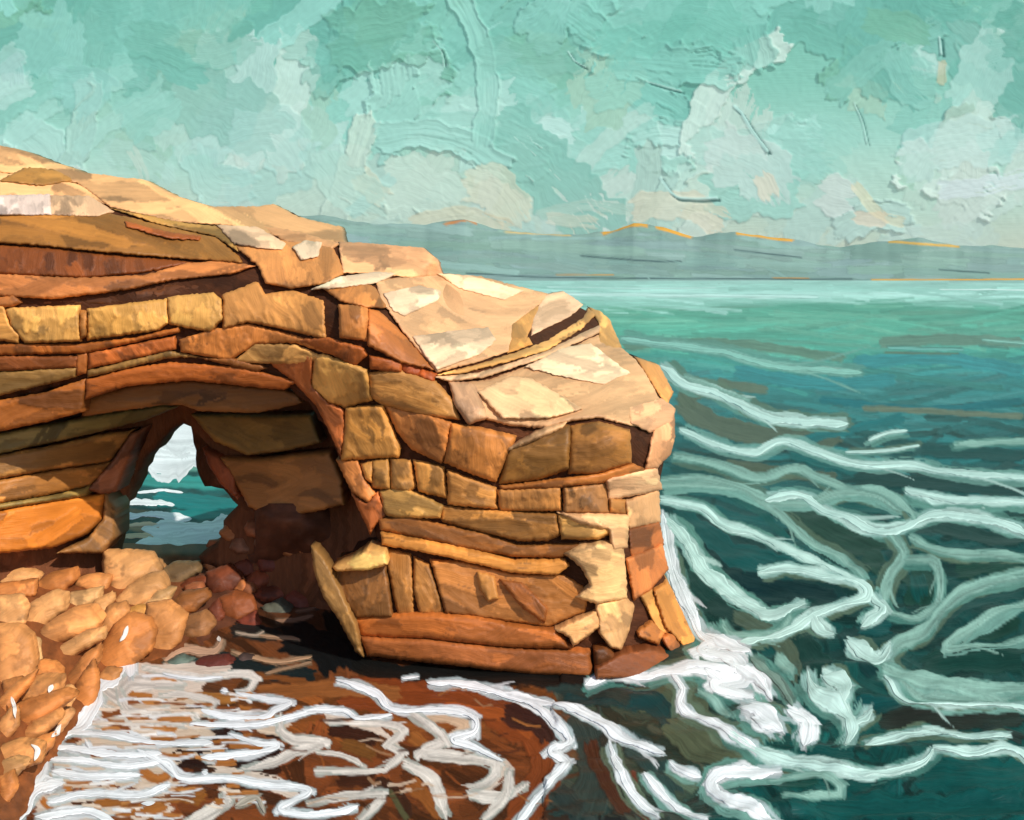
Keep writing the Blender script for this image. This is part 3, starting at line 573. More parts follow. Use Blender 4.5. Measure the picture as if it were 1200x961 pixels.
D = Tps([  # depth of the headland's outer face (m) at points of the photo
    (420, 770, 24.0), (500, 785, 23.5), (600, 790, 23.2), (690, 792, 23.0), (760, 792, 23.6), (820, 775, 25.2),
    (415, 722, 24.0), (500, 715, 23.5), (650, 735, 23.1), (450, 645, 24.2), (560, 645, 23.7), (665, 645, 23.3), (725, 645, 23.3), (775, 640, 25.6), (790, 700, 25.6),
    (430, 575, 24.6), (520, 570, 24.0), (600, 560, 23.6), (700, 560, 23.4), (770, 560, 25.2), (785, 500, 26.2),
    (400, 480, 24.9), (470, 480, 24.4), (600, 515, 23.6), (740, 500, 23.7), (345, 445, 25.2), (220, 428, 25.6), (100, 440, 25.8), (0, 470, 26.0), (-120, 480, 26.4),
    (0, 360, 25.9), (200, 360, 25.6), (330, 350, 25.3), (440, 350, 24.9), (510, 430, 24.3), (570, 480, 23.9), (660, 492, 23.8),
    (0, 285, 26.6), (0, 230, 27.8), (0, 172, 30.2), (-120, 150, 31.5), (150, 300, 26.4), (150, 250, 27.8), (120, 210, 30.0), (250, 242, 30.2), (320, 240, 30.4), (300, 290, 26.6), (400, 283, 27.6), (396, 264, 29.6), (340, 325, 25.7),
    (440, 325, 26.6), (510, 305, 29.0), (480, 292, 30.0), (520, 325, 30.5), (620, 337, 34.0), (680, 358, 34.0), (560, 400, 27.0), (640, 400, 28.6), (700, 380, 31.5), (725, 405, 31.0), (600, 450, 25.2), (680, 450, 25.6), (748, 425, 29.5), (775, 430, 30.5), (788, 470, 28.2), (740, 470, 25.8)])
DC = Tps([(-120, 500, 27), (0, 500, 27.0), (0, 650, 26.8), (100, 500, 28.4), (205, 478, 30.2), (130, 560, 29.6), (60, 600, 27.8), (130, 640, 29.0), (225, 490, 30.2), (300, 500, 29.4), (385, 490, 27.8), (400, 600, 27.0), (275, 590, 29.0), (320, 605, 28.2), (260, 540, 29.8)])

arch = bpy.data.objects.new('rock_arch', None); COL.objects.link(arch); arch.location = (-1.0, 25.0, 0)
tag(arch, 'layered ochre sea cliff pierced by an arch, jutting right into green water', 'sea arch')

CORE = (72, 40, 22)  # backing rock darkened to put shade into cracks and holes
def core():
    parts = []
    # outer mass with the cave mouth left open
    outer = [(-140, 150), (0, 176), (25, 181), (97, 206), (165, 214), (200, 232), (245, 245), (320, 243), (372, 262), (394, 268), (400, 288), (480, 295), (508, 310), (514, 326), (560, 330), (640, 347), (680, 362),
             (710, 376), (724, 408), (746, 424), (768, 432), (783, 460), (785, 495), (776, 550), (770, 600), (772, 650), (785, 700), (806, 760), (800, 775), (690, 796), (560, 792), (430, 775), (418, 752), (392, 690), (400, 668),
             (438, 655), (446, 640), (428, 590), (402, 545), (386, 510), (362, 472), (335, 452), (300, 440), (220, 432), (150, 438), (95, 448), (0, 472), (-140, 500)]
    v, f, c, s = block_geo(outer, D, CORE, off=.27, thick=4.6, R=8, puff=.17, seed=900, step=6, jit=1.0, strokes=30, facet=0, drop=1.6)
    parts.append((v, f, c, s))
    o = mesh_obj('rock_core', *merge(parts)[:2], M_core, merge(parts)[2], merge(parts)[3], parent=arch)
    tag(o, 'brown backing rock, darkened for shade in the cracks between the layers')
    # far wall of the cave, open where the window is
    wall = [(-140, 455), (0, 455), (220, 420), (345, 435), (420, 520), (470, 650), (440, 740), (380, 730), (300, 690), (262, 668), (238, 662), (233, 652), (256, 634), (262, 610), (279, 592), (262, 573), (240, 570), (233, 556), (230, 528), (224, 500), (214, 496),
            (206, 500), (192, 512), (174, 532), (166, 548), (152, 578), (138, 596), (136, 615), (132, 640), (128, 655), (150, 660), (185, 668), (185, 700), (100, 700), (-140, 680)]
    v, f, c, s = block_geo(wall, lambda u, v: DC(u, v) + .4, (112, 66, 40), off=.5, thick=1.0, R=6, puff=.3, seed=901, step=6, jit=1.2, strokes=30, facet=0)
    tag(mesh_obj('cave_wall', v, f, M_core, c, s, parent=arch), 'dark far wall of the cave around the window onto the sea')
core()

seed = [0]
def stratum(name, label, blocks, depth=D, off=0.0, thick=.9, **kw):
    geo = []
    for b in blocks:
        seed[0] += 1
        k = dict(grow=5.2); k.update(kw)
        if len(b) > 2: k.update(b[2])
        o = k.pop('off', 0) + off * .55
        cc = np.array(b[1], float); cc = cc * ((1.02, 1.045, .92) if cc[1] < 150 else (1.0, .965, 1.0)) if depth is D else cc * (1.04, 1.02, .95); b = (b[0], tuple(cc))
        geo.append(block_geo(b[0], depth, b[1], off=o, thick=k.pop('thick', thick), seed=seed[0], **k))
    g = merge(geo)
    return tag(mesh_obj(name, g[0], g[1], M_rock, g[2], g[3], parent=arch), label)

CR, SD, OC, TN, SI, RU, BR, OLV = (218, 184, 136), (214, 166, 106), (196, 138, 80), (182, 120, 66), (164, 92, 46), (134, 66, 28), (112, 66, 34), (120, 102, 62)
L_ = -140
stratum('cap_rock', 'pale sandy cap sloping down along the skyline', [
    ([(L_, 148), (0, 172), (25, 177), (60, 190), (97, 202), (140, 208), (165, 210), (200, 228), (245, 241), (300, 241), (318, 238), (345, 252), (396, 264), (400, 283), (335, 277), (265, 262), (205, 258), (130, 242), (90, 214), (0, 202), (L_, 196)], SD, dict(ang=.3)),
    ([(L_, 200), (0, 204), (60, 209), (96, 218), (122, 236), (60, 229), (0, 229), (L_, 232)], (204, 156, 100), dict(ang=.1)),
    ([(30, 199), (60, 200), (86, 210), (50, 215), (0, 211)], (170, 116, 62), dict(ang=.1, off=-.12, thick=.5)),
    ([(L_, 235), (0, 231), (56, 230), (58, 250), (0, 250), (L_, 252)], (214, 196, 172), dict(ang=1.5, off=-.15)),
    ([(60, 231), (104, 232), (128, 246), (112, 251), (60, 250)], (206, 170, 124), dict(ang=1.3, off=-.12))], off=.05)
stratum('upper_band', 'wide brown ochre band under the pale cap', [
    ([(L_, 254), (0, 253), (125, 252), (190, 266), (250, 278), (276, 298), (280, 305), (210, 301), (120, 294), (60, 288), (0, 284), (L_, 282)], (156, 100, 48), dict(ang=.08, strokes=14)),
    ([(130, 246), (215, 262), (268, 267), (276, 292), (250, 276), (190, 264)], (170, 122, 68), dict(ang=.3)),
    ([(148, 262), (200, 272), (232, 275), (230, 279), (195, 277), (150, 267)], (150, 76, 34), dict(off=-.18, thick=.5, ang=.2))], off=.0)
stratum('rust_band', 'rust red recessed layer high on the left', [
    ([(L_, 286), (0, 289), (60, 292), (130, 299), (200, 304), (268, 311), (215, 309), (165, 318), (100, 323), (0, 319), (L_, 316)], (120, 62, 28), dict(ang=1.5)),
    ([(20, 352), (140, 343), (205, 332), (250, 324), (303, 319), (298, 330), (250, 340), (140, 354), (40, 356)], (100, 54, 26), dict(ang=-.1, off=.12))], off=.28)
stratum('orange_band', 'thin orange ledge across the upper left', [
    ([(L_, 322), (0, 322), (90, 326), (168, 323), (215, 311), (252, 308), (298, 313), (268, 322), (200, 328), (150, 338), (60, 348), (0, 345), (L_, 345)], (178, 106, 62), dict(ang=.0, off=.02)),
    ([(0, 350), (15, 348), (22, 354), (12, 357), (0, 357)], (186, 110, 62))], off=.06)
stratum('block_course', 'row of squared tan blocks above the arch', [
    ([(L_, 362), (0, 360), (4, 362), (10, 380), (22, 392), (20, 400), (0, 398), (L_, 402)], (190, 130, 74)),
    ([(8, 363), (90, 360), (92, 398), (30, 400), (14, 382)], (204, 146, 86), dict(ang=1.5)),
    ([(94, 366), (101, 366), (100, 392), (95, 396)], (170, 108, 58)),
    ([(104, 363), (194, 352), (196, 378), (185, 386), (104, 397)], (200, 142, 80), dict(ang=1.4)),
    ([(198, 350), (248, 345), (257, 352), (259, 372), (246, 387), (200, 379)], (204, 146, 86), dict(ang=1.5)),
    ([(263, 346), (303, 331), (311, 346), (342, 341), (378, 352), (380, 396), (330, 384), (292, 377), (263, 385)], (192, 128, 76), dict(ang=1.2, strokes=12)),
    ([(399, 359), (430, 360), (430, 399), (400, 394)], (188, 116, 66), dict(ang=1.5)),
    ([(433, 362), (446, 366), (478, 398), (508, 432), (470, 424), (433, 404)], (170, 98, 52), dict(ang=.7))], off=-.10, puff=.2)
stratum('thin_courses', 'thin rust and olive layers under the squared blocks', [
    ([(L_, 404), (0, 403), (90, 403), (150, 397), (206, 386), (207, 391), (100, 412), (0, 414), (L_, 416)], (150, 82, 36)),
    ([(L_, 420), (0, 420), (88, 420), (88, 431), (0, 434), (L_, 440)], (160, 86, 44), dict(ang=0)),
    ([(L_, 442), (0, 438), (88, 433), (86, 443), (0, 462), (L_, 468)], (128, 92, 54)),
    ([(92, 417), (100, 416), (99, 436), (91, 438)], SI),
    ([(106, 414), (203, 396), (203, 410), (106, 430)], (168, 88, 44)),
    ([(105, 433), (198, 413), (232, 420), (196, 421), (105, 440)], (140, 100, 58)),
    ([(212, 398), (250, 388), (290, 382), (345, 394), (400, 412), (398, 418), (345, 402), (300, 403), (270, 420), (214, 411)], (188, 112, 60)),
    ([(276, 422), (300, 405), (345, 406), (378, 418), (355, 424), (315, 424)], (186, 132, 82), dict(ang=.2)),
    ([(233, 422), (272, 422), (312, 430), (298, 433)], (130, 76, 38)),
    ([(352, 399), (385, 398), (424, 409), (428, 416), (412, 428), (396, 418), (352, 403)], (160, 84, 40)),
    ([(435, 419), (470, 424), (468, 434), (436, 431)], (146, 74, 34), dict(off=-.04)),
    ([(473, 426), (492, 431), (489, 440), (473, 436)], (150, 66, 26)), ([(494, 433), (510, 438), (507, 446), (492, 441)], (160, 74, 32))], off=.10)
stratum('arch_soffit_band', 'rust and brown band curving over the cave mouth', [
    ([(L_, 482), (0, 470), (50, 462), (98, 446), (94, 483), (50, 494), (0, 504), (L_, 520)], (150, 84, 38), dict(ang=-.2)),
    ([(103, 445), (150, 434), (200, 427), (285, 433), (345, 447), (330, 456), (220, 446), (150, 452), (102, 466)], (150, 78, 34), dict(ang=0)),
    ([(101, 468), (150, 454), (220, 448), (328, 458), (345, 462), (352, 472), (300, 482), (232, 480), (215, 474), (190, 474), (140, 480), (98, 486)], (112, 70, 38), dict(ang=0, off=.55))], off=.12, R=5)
stratum('lip_stones', 'reddish stones lining the right edge of the cave mouth', [
    ([(316, 427), (352, 414), (367, 419), (365, 452), (384, 472), (401, 479), (402, 500), (398, 536), (386, 508), (370, 476), (346, 450)], (178, 96, 54), dict(ang=1.0, strokes=9)),
    ([(396, 541), (420, 541), (427, 562), (440, 578), (430, 588), (412, 575)], (180, 108, 60)),
    ([(414, 580), (430, 590), (442, 577), (452, 605), (440, 614), (434, 625)], (172, 92, 50))], off=.0, puff=.2)
stratum('keystone_course', 'large rounded tan stones stepping down to the right', [
    ([(370, 420), (380, 417), (428, 434), (434, 468), (420, 471), (405, 476), (386, 470), (367, 454)], (200, 142, 84), dict(ang=1.3)),
    ([(433, 439), (470, 434), (510, 448), (530, 470), (537, 490), (496, 486), (450, 474), (436, 465)], (186, 126, 74), dict(ang=.3)),
    ([(407, 480), (448, 477), (468, 524), (465, 534), (402, 537)], (182, 122, 66), dict(ang=1.2)),
    ([(452, 476), (500, 487), (526, 496), (521, 530), (515, 541), (482, 525), (466, 506)], (188, 114, 64), dict(ang=1.0)),
    ([(530, 498), (562, 503), (604, 512), (595, 532), (580, 563), (545, 551), (522, 541)], (182, 112, 60), dict(ang=1.3)),
    ([(598, 525), (655, 499), (666, 502), (665, 549), (630, 561), (586, 566)], (142, 94, 48), dict(ang=-.3, off=.05)),
    ([(597, 523), (640, 502), (662, 497), (657, 504), (622, 518), (597, 527)], (222, 176, 118), dict(off=-.15, thick=.6, ang=-.4)),
    ([(670, 501), (702, 497), (736, 505), (738, 542), (700, 553), (668, 553)], (152, 98, 52), dict(ang=.1, off=.02)),
    ([(768, 502), (788, 486), (789, 512), (784, 532), (770, 547), (758, 548)], (208, 152, 100), dict(ang=1.4))], off=-.08, puff=.14, R=6)
stratum('small_courses', 'two rows of small squared stones across the pillar', [
    ([(424, 545), (435, 542), (436, 566), (428, 560)], (190, 128, 72)), ([(438, 542), (454, 539), (456, 571), (438, 570)], (176, 120, 66)), ([(459, 539), (480, 541), (486, 568), (480, 575), (460, 572)], (192, 130, 74)),
    ([(486, 541), (519, 548), (522, 582), (492, 575)], (190, 128, 72), dict(ang=1.3)), ([(526, 553), (580, 571), (581, 595), (527, 590)], (188, 124, 70), dict(ang=.3)),
    ([(586, 567), (630, 563), (700, 556), (740, 546), (756, 552), (758, 556), (700, 566), (640, 572), (590, 573)], (166, 98, 50), dict(ang=0)),
    ([(585, 576), (655, 573), (657, 597), (587, 597)], (184, 120, 70), dict(ang=1.5)), ([(662, 573), (710, 567), (713, 600), (663, 600)], (150, 100, 64), dict(ang=1.5)),
    ([(716, 600), (732, 602), (732, 588), (716, 586)], (168, 110, 64)),
    ([(712, 562), (740, 556), (768, 550), (774, 573), (740, 580), (714, 585)], (224, 178, 124), dict(ang=0, off=-.10)),
    ([(735, 588), (770, 574), (772, 611), (738, 618)], (216, 168, 110), dict(ang=1.4)),
    ([(446, 577), (470, 571), (517, 592), (514, 605), (470, 605), (452, 602)], (196, 142, 84), dict(ang=.3)),
    ([(519, 594), (580, 600), (650, 603), (655, 625), (640, 632), (608, 632), (560, 622), (518, 612)], (180, 118, 64), dict(ang=.1)),
    ([(655, 606), (730, 608), (730, 620), (700, 630), (660, 630)], (200, 142, 84), dict(ang=.05)),
    ([(655, 603), (735, 606), (733, 640), (716, 644), (712, 622), (680, 616)], (216, 168, 110), dict(ang=.1, off=-.12, thick=.5))], off=-.06, puff=.16, R=4)
stratum('wavy_ledges', 'wavy brown ledges across the middle of the pillar', [
    ([(446, 611), (480, 607), (520, 617), (570, 626), (605, 638), (712, 636), (712, 644), (655, 651), (600, 650), (540, 640), (500, 632), (448, 622)], (146, 88, 46), dict(ang=.1)),
    ([(448, 627), (500, 636), (555, 646), (600, 657), (660, 656), (665, 662), (650, 672), (600, 669), (540, 656), (500, 648), (450, 640)], (192, 122, 62), dict(ang=.12, off=-.16))], off=.08, R=4)
stratum('pillar_wall', 'upright brown slabs low on the pillar', [
    ([(454, 645), (480, 651), (484, 721), (466, 721), (456, 668)], (176, 114, 62), dict(ang=1.5)), 
    ([(487, 655), (503, 663), (520, 718), (493, 718), (487, 690)], (170, 110, 60), dict(ang=1.2)),
    ([(506, 658), (545, 660), (600, 673), (660, 675), (690, 692), (684, 716), (640, 733), (560, 722), (524, 718)], (166, 102, 54), dict(ang=.2, strokes=16)),
    ([(560, 670), (578, 676), (582, 700), (572, 703), (563, 690)], (184, 120, 66), dict(off=-.2, thick=.6)),
    ([(585, 680), (612, 684), (640, 712), (636, 728), (612, 712)], (150, 84, 42), dict(off=-.14, thick=.6)),
    ([(738, 622), (771, 613), (776, 638), (741, 655)], (152, 86, 50), dict(off=.05)), ([(736, 657), (775, 641), (781, 668), (762, 690), (744, 702)], (200, 116, 70), dict(ang=1.3, off=-.1)),
    ([(752, 700), (765, 692), (786, 740), (772, 742)], (196, 134, 78), dict(ang=1.2))], off=.10, puff=.14)
stratum('bright_buttress', 'cream yellow buttress on the pillar edge, its sunlight painted into the colour', [
    ([(663, 650), (682, 641), (728, 637), (732, 680), (732, 700), (700, 706), (676, 698), (692, 685), (682, 666)], (222, 176, 112), dict(ang=.2)),  # sun on the pillar edge put into the cream colour
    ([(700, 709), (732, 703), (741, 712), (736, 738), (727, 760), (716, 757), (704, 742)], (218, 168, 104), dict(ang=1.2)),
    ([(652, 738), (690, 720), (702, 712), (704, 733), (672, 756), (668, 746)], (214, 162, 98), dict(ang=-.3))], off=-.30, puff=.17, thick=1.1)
stratum('plinth', 'broad brown ledge at the foot of the pillar', [
    ([(415, 724), (460, 722), (500, 721), (560, 724), (600, 732), (650, 738), (668, 758), (600, 757), (500, 748), (424, 746)], (166, 90, 42), dict(ang=.05, strokes=16)),
    ([(424, 749), (500, 751), (600, 760), (668, 762), (690, 764), (693, 792), (620, 789), (530, 779), (432, 769)], (146, 80, 42), dict(ang=.05, strokes=14)),
    ([(698, 762), (712, 758), (726, 775), (706, 790), (698, 790)], (110, 60, 28))], off=-.28, puff=.17, thick=1.6, R=7)
stratum('side_ledge', 'boxy ledge beside the cave, dark face and sunlit yellow top painted in', [
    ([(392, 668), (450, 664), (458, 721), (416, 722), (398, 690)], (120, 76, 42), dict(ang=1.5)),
    ([(392, 663), (412, 656), (430, 645), (449, 647), (452, 661), (430, 666), (396, 667)], (226, 172, 92), dict(ang=0, off=-.35, thick=.8))], off=-.25, puff=.15, thick=1.4)  # sunlight on the ledge top put into its yellow
stratum('leaning_slab', 'thin grey brown slab leaning against the foot of the pillar', [
    ([(367, 642), (373, 645), (386, 664), (402, 700), (415, 730), (424, 768), (415, 762), (398, 728), (380, 700), (370, 670)], (148, 104, 62), dict(ang=1.1))], off=-.75, puff=.15, thick=.5)
stratum('shoulder_ledge', 'sandy stepped ledge on top of the arch', [
    ([(399, 286), (430, 287), (494, 292), (510, 305), (516, 321), (480, 323), (440, 318), (404, 318)], (216, 162, 108), dict(ang=.05)),
    ([(277, 290), (330, 283), (386, 290), (402, 318), (380, 330), (341, 336), (312, 330), (304, 312)], (194, 126, 78), dict(ang=1.4)),
    ([(256, 266), (300, 268), (332, 284), (328, 290), (310, 289), (276, 285)], (226, 190, 142), dict(ang=.2, off=-.15, thick=.6)),  # cream highlight put into the rock colour
    ([(300, 264), (350, 272), (396, 284), (386, 289), (335, 282)], (214, 160, 102), dict(ang=.2)),
    ([(345, 290), (358, 284), (374, 286), (370, 299), (354, 302)], (228, 204, 160), dict(off=-.2, thick=.5)),  # smaller highlight, likewise only a paler colour
    ([(366, 337), (400, 325), (440, 321), (464, 322), (440, 331), (392, 336)], (228, 202, 158), dict(off=-.1, ang=-.15)),
    ([(380, 339), (430, 334), (438, 340), (452, 358), (430, 358), (400, 352)], (176, 110, 64))], off=.0)
stratum('top_slab', 'cream slab forming the top of the headland, with sunlight painted in', [
    ([(442, 330), (515, 323), (560, 326), (640, 346), (630, 358), (600, 380), (596, 410), (560, 422), (512, 434), (472, 386), (448, 352)], (208, 164, 112), dict(ang=.25, strokes=20, var=.10)),  # pale cream rock, lightened so the top looks sunnier than the front
    ([(452, 345), (490, 337), (517, 342), (512, 352), (475, 368), (462, 362)], (220, 192, 150), dict(ang=0, off=-.16, thick=.4, R=7, puff=.08)),
    ([(486, 396), (530, 390), (570, 386), (579, 400), (560, 415), (514, 431), (503, 420)], (222, 192, 148), dict(ang=-.2, off=-.18, thick=.4, R=7, puff=.08)),
    ([(514, 323), (552, 325), (612, 340), (590, 349), (540, 338)], (220, 188, 142), dict(ang=.25, off=-.15, thick=.4, R=7, puff=.08)),
    ([(641, 347), (660, 344), (681, 358), (668, 370), (625, 391), (626, 372)], (220, 184, 138), dict(ang=-.3, var=.12)),
    ([(600, 380), (632, 358), (624, 376), (616, 397), (599, 396)], (196, 136, 82), dict(ang=1.2)),
    ([(597, 412), (600, 400), (618, 398), (622, 404)], (190, 130, 74))], off=-.02, puff=.12, R=6)
stratum('top_ribs', 'curved sandy ribs sweeping across the top of the headland', [
    ([(514, 437), (560, 426), (600, 414), (640, 400), (682, 374), (688, 364), (697, 370), (680, 386), (640, 410), (590, 424), (540, 436)], (204, 146, 92), dict(ang=-.3)),
    ([(512, 440), (560, 436), (600, 425), (640, 412), (690, 388), (702, 384), (700, 392), (640, 418), (570, 440), (530, 445)], (216, 176, 126), dict(ang=-.3, off=-.1)),
    ([(692, 362), (706, 368), (714, 376), (726, 405), (712, 414), (702, 400), (703, 380)], (206, 148, 94), dict(ang=1.0))], off=.0, puff=.12, R=4)
stratum('lower_top_slab', 'broad cream slab at the front of the headland top', [
    ([(532, 448), (575, 445), (640, 422), (700, 395), (728, 410), (745, 425), (756, 440), (770, 465), (786, 488), (764, 500), (735, 496), (700, 488), (668, 492), (640, 500), (600, 497), (572, 490), (548, 470)], (210, 166, 112), dict(ang=-.2, strokes=26, var=.10)),  # cream lightened here too for the sun on top
    ([(618, 430), (660, 410), (692, 405), (720, 425), (736, 436), (706, 448), (662, 440)], (222, 190, 144), dict(ang=-.1, off=-.16, thick=.4, R=7, puff=.08)),
    ([(562, 460), (600, 444), (622, 446), (660, 466), (680, 478), (640, 488), (590, 488)], (218, 178, 124), dict(ang=.3, off=-.16, thick=.4, R=7, puff=.08)),
    ([(528, 449), (556, 452), (570, 488), (549, 496), (534, 474)], (190, 150, 106), dict(ang=1.2, off=-.12)),
    ([(748, 422), (772, 430), (787, 458), (780, 474), (766, 452)], (200, 134, 82), dict(ang=1.0, off=-.05)),
    ([(740, 478), (775, 470), (789, 480), (786, 494), (762, 505), (740, 494)], (218, 166, 114), dict(ang=0, off=-.14, thick=.6))], off=-.04, puff=.16, R=7)
stratum('foot_rocks', 'sharp orange rocks at the outer foot of the headland', [
    ([(768, 694), (784, 684), (792, 702), (816, 756), (808, 772), (796, 752), (780, 735)], (194, 124, 66), dict(ang=1.2)), ([(748, 740), (764, 730), (776, 742), (770, 754), (750, 746)], (176, 104, 56)),
    ([(775, 748), (790, 742), (802, 768), (790, 770)], (176, 100, 56), dict(ang=1.1)),
    ([(700, 782), (728, 768), (760, 762), (800, 772), (848, 783), (800, 790), (700, 794)], (132, 70, 38), dict(ang=.1, off=-.2))], off=-.25, puff=.17, thick=1.2)
stratum('cave_side_layers', 'olive and ochre layers running back into the cave', [
    ([(L_, 530), (0, 508), (100, 490), (188, 477), (203, 480), (170, 493), (110, 508), (0, 531), (L_, 556)], (122, 108, 68), dict(ang=-.2)),
    ([(L_, 560), (0, 534), (60, 524), (112, 512), (152, 507), (140, 525), (125, 541), (60, 550), (0, 560), (L_, 580)], (178, 126, 68), dict(ang=-.15)),
    ([(L_, 582), (0, 563), (60, 554), (128, 544), (116, 558), (102, 570), (40, 582), (0, 588), (L_, 600)], (176, 118, 60), dict(ang=-.1)),
    ([(L_, 604), (0, 590), (60, 582), (102, 573), (98, 583), (40, 591), (0, 597), (L_, 612)], (140, 116, 66), dict(ang=-.1)),
    ([(L_, 618), (0, 600), (60, 590), (118, 582), (116, 610), (100, 626), (60, 641), (0, 647), (L_, 660)], (204, 122, 46), dict(ang=-.1, strokes=14)),
    ([(121, 578), (134, 596), (134, 628), (118, 646), (68, 646), (102, 630), (119, 608)], (140, 98, 56), dict(ang=.8)),
    ([(104, 572), (130, 542), (152, 510), (167, 503), (152, 535), (136, 574), (121, 577)], (136, 84, 58), dict(ang=-.9))], depth=DC, off=.0, puff=.14, R=4, thick=1.0)
stratum('cave_slab', 'hanging olive brown slab right of the cave window', [
    ([(226, 488), (300, 489), (362, 488), (374, 518), (330, 527), (290, 531), (252, 516)], (124, 98, 56), dict(ang=.1)),
    ([(258, 538), (300, 540), (384, 532), (398, 560), (402, 590), (366, 598), (320, 605), (292, 592), (276, 562)], (160, 106, 58), dict(ang=.1, strokes=12)),
    ([(239, 527), (256, 535), (272, 556), (276, 583), (258, 566), (246, 546)], (156, 82, 50), dict(ang=1.1))], depth=DC, off=-.5, puff=.14, R=5, thick=1.2)

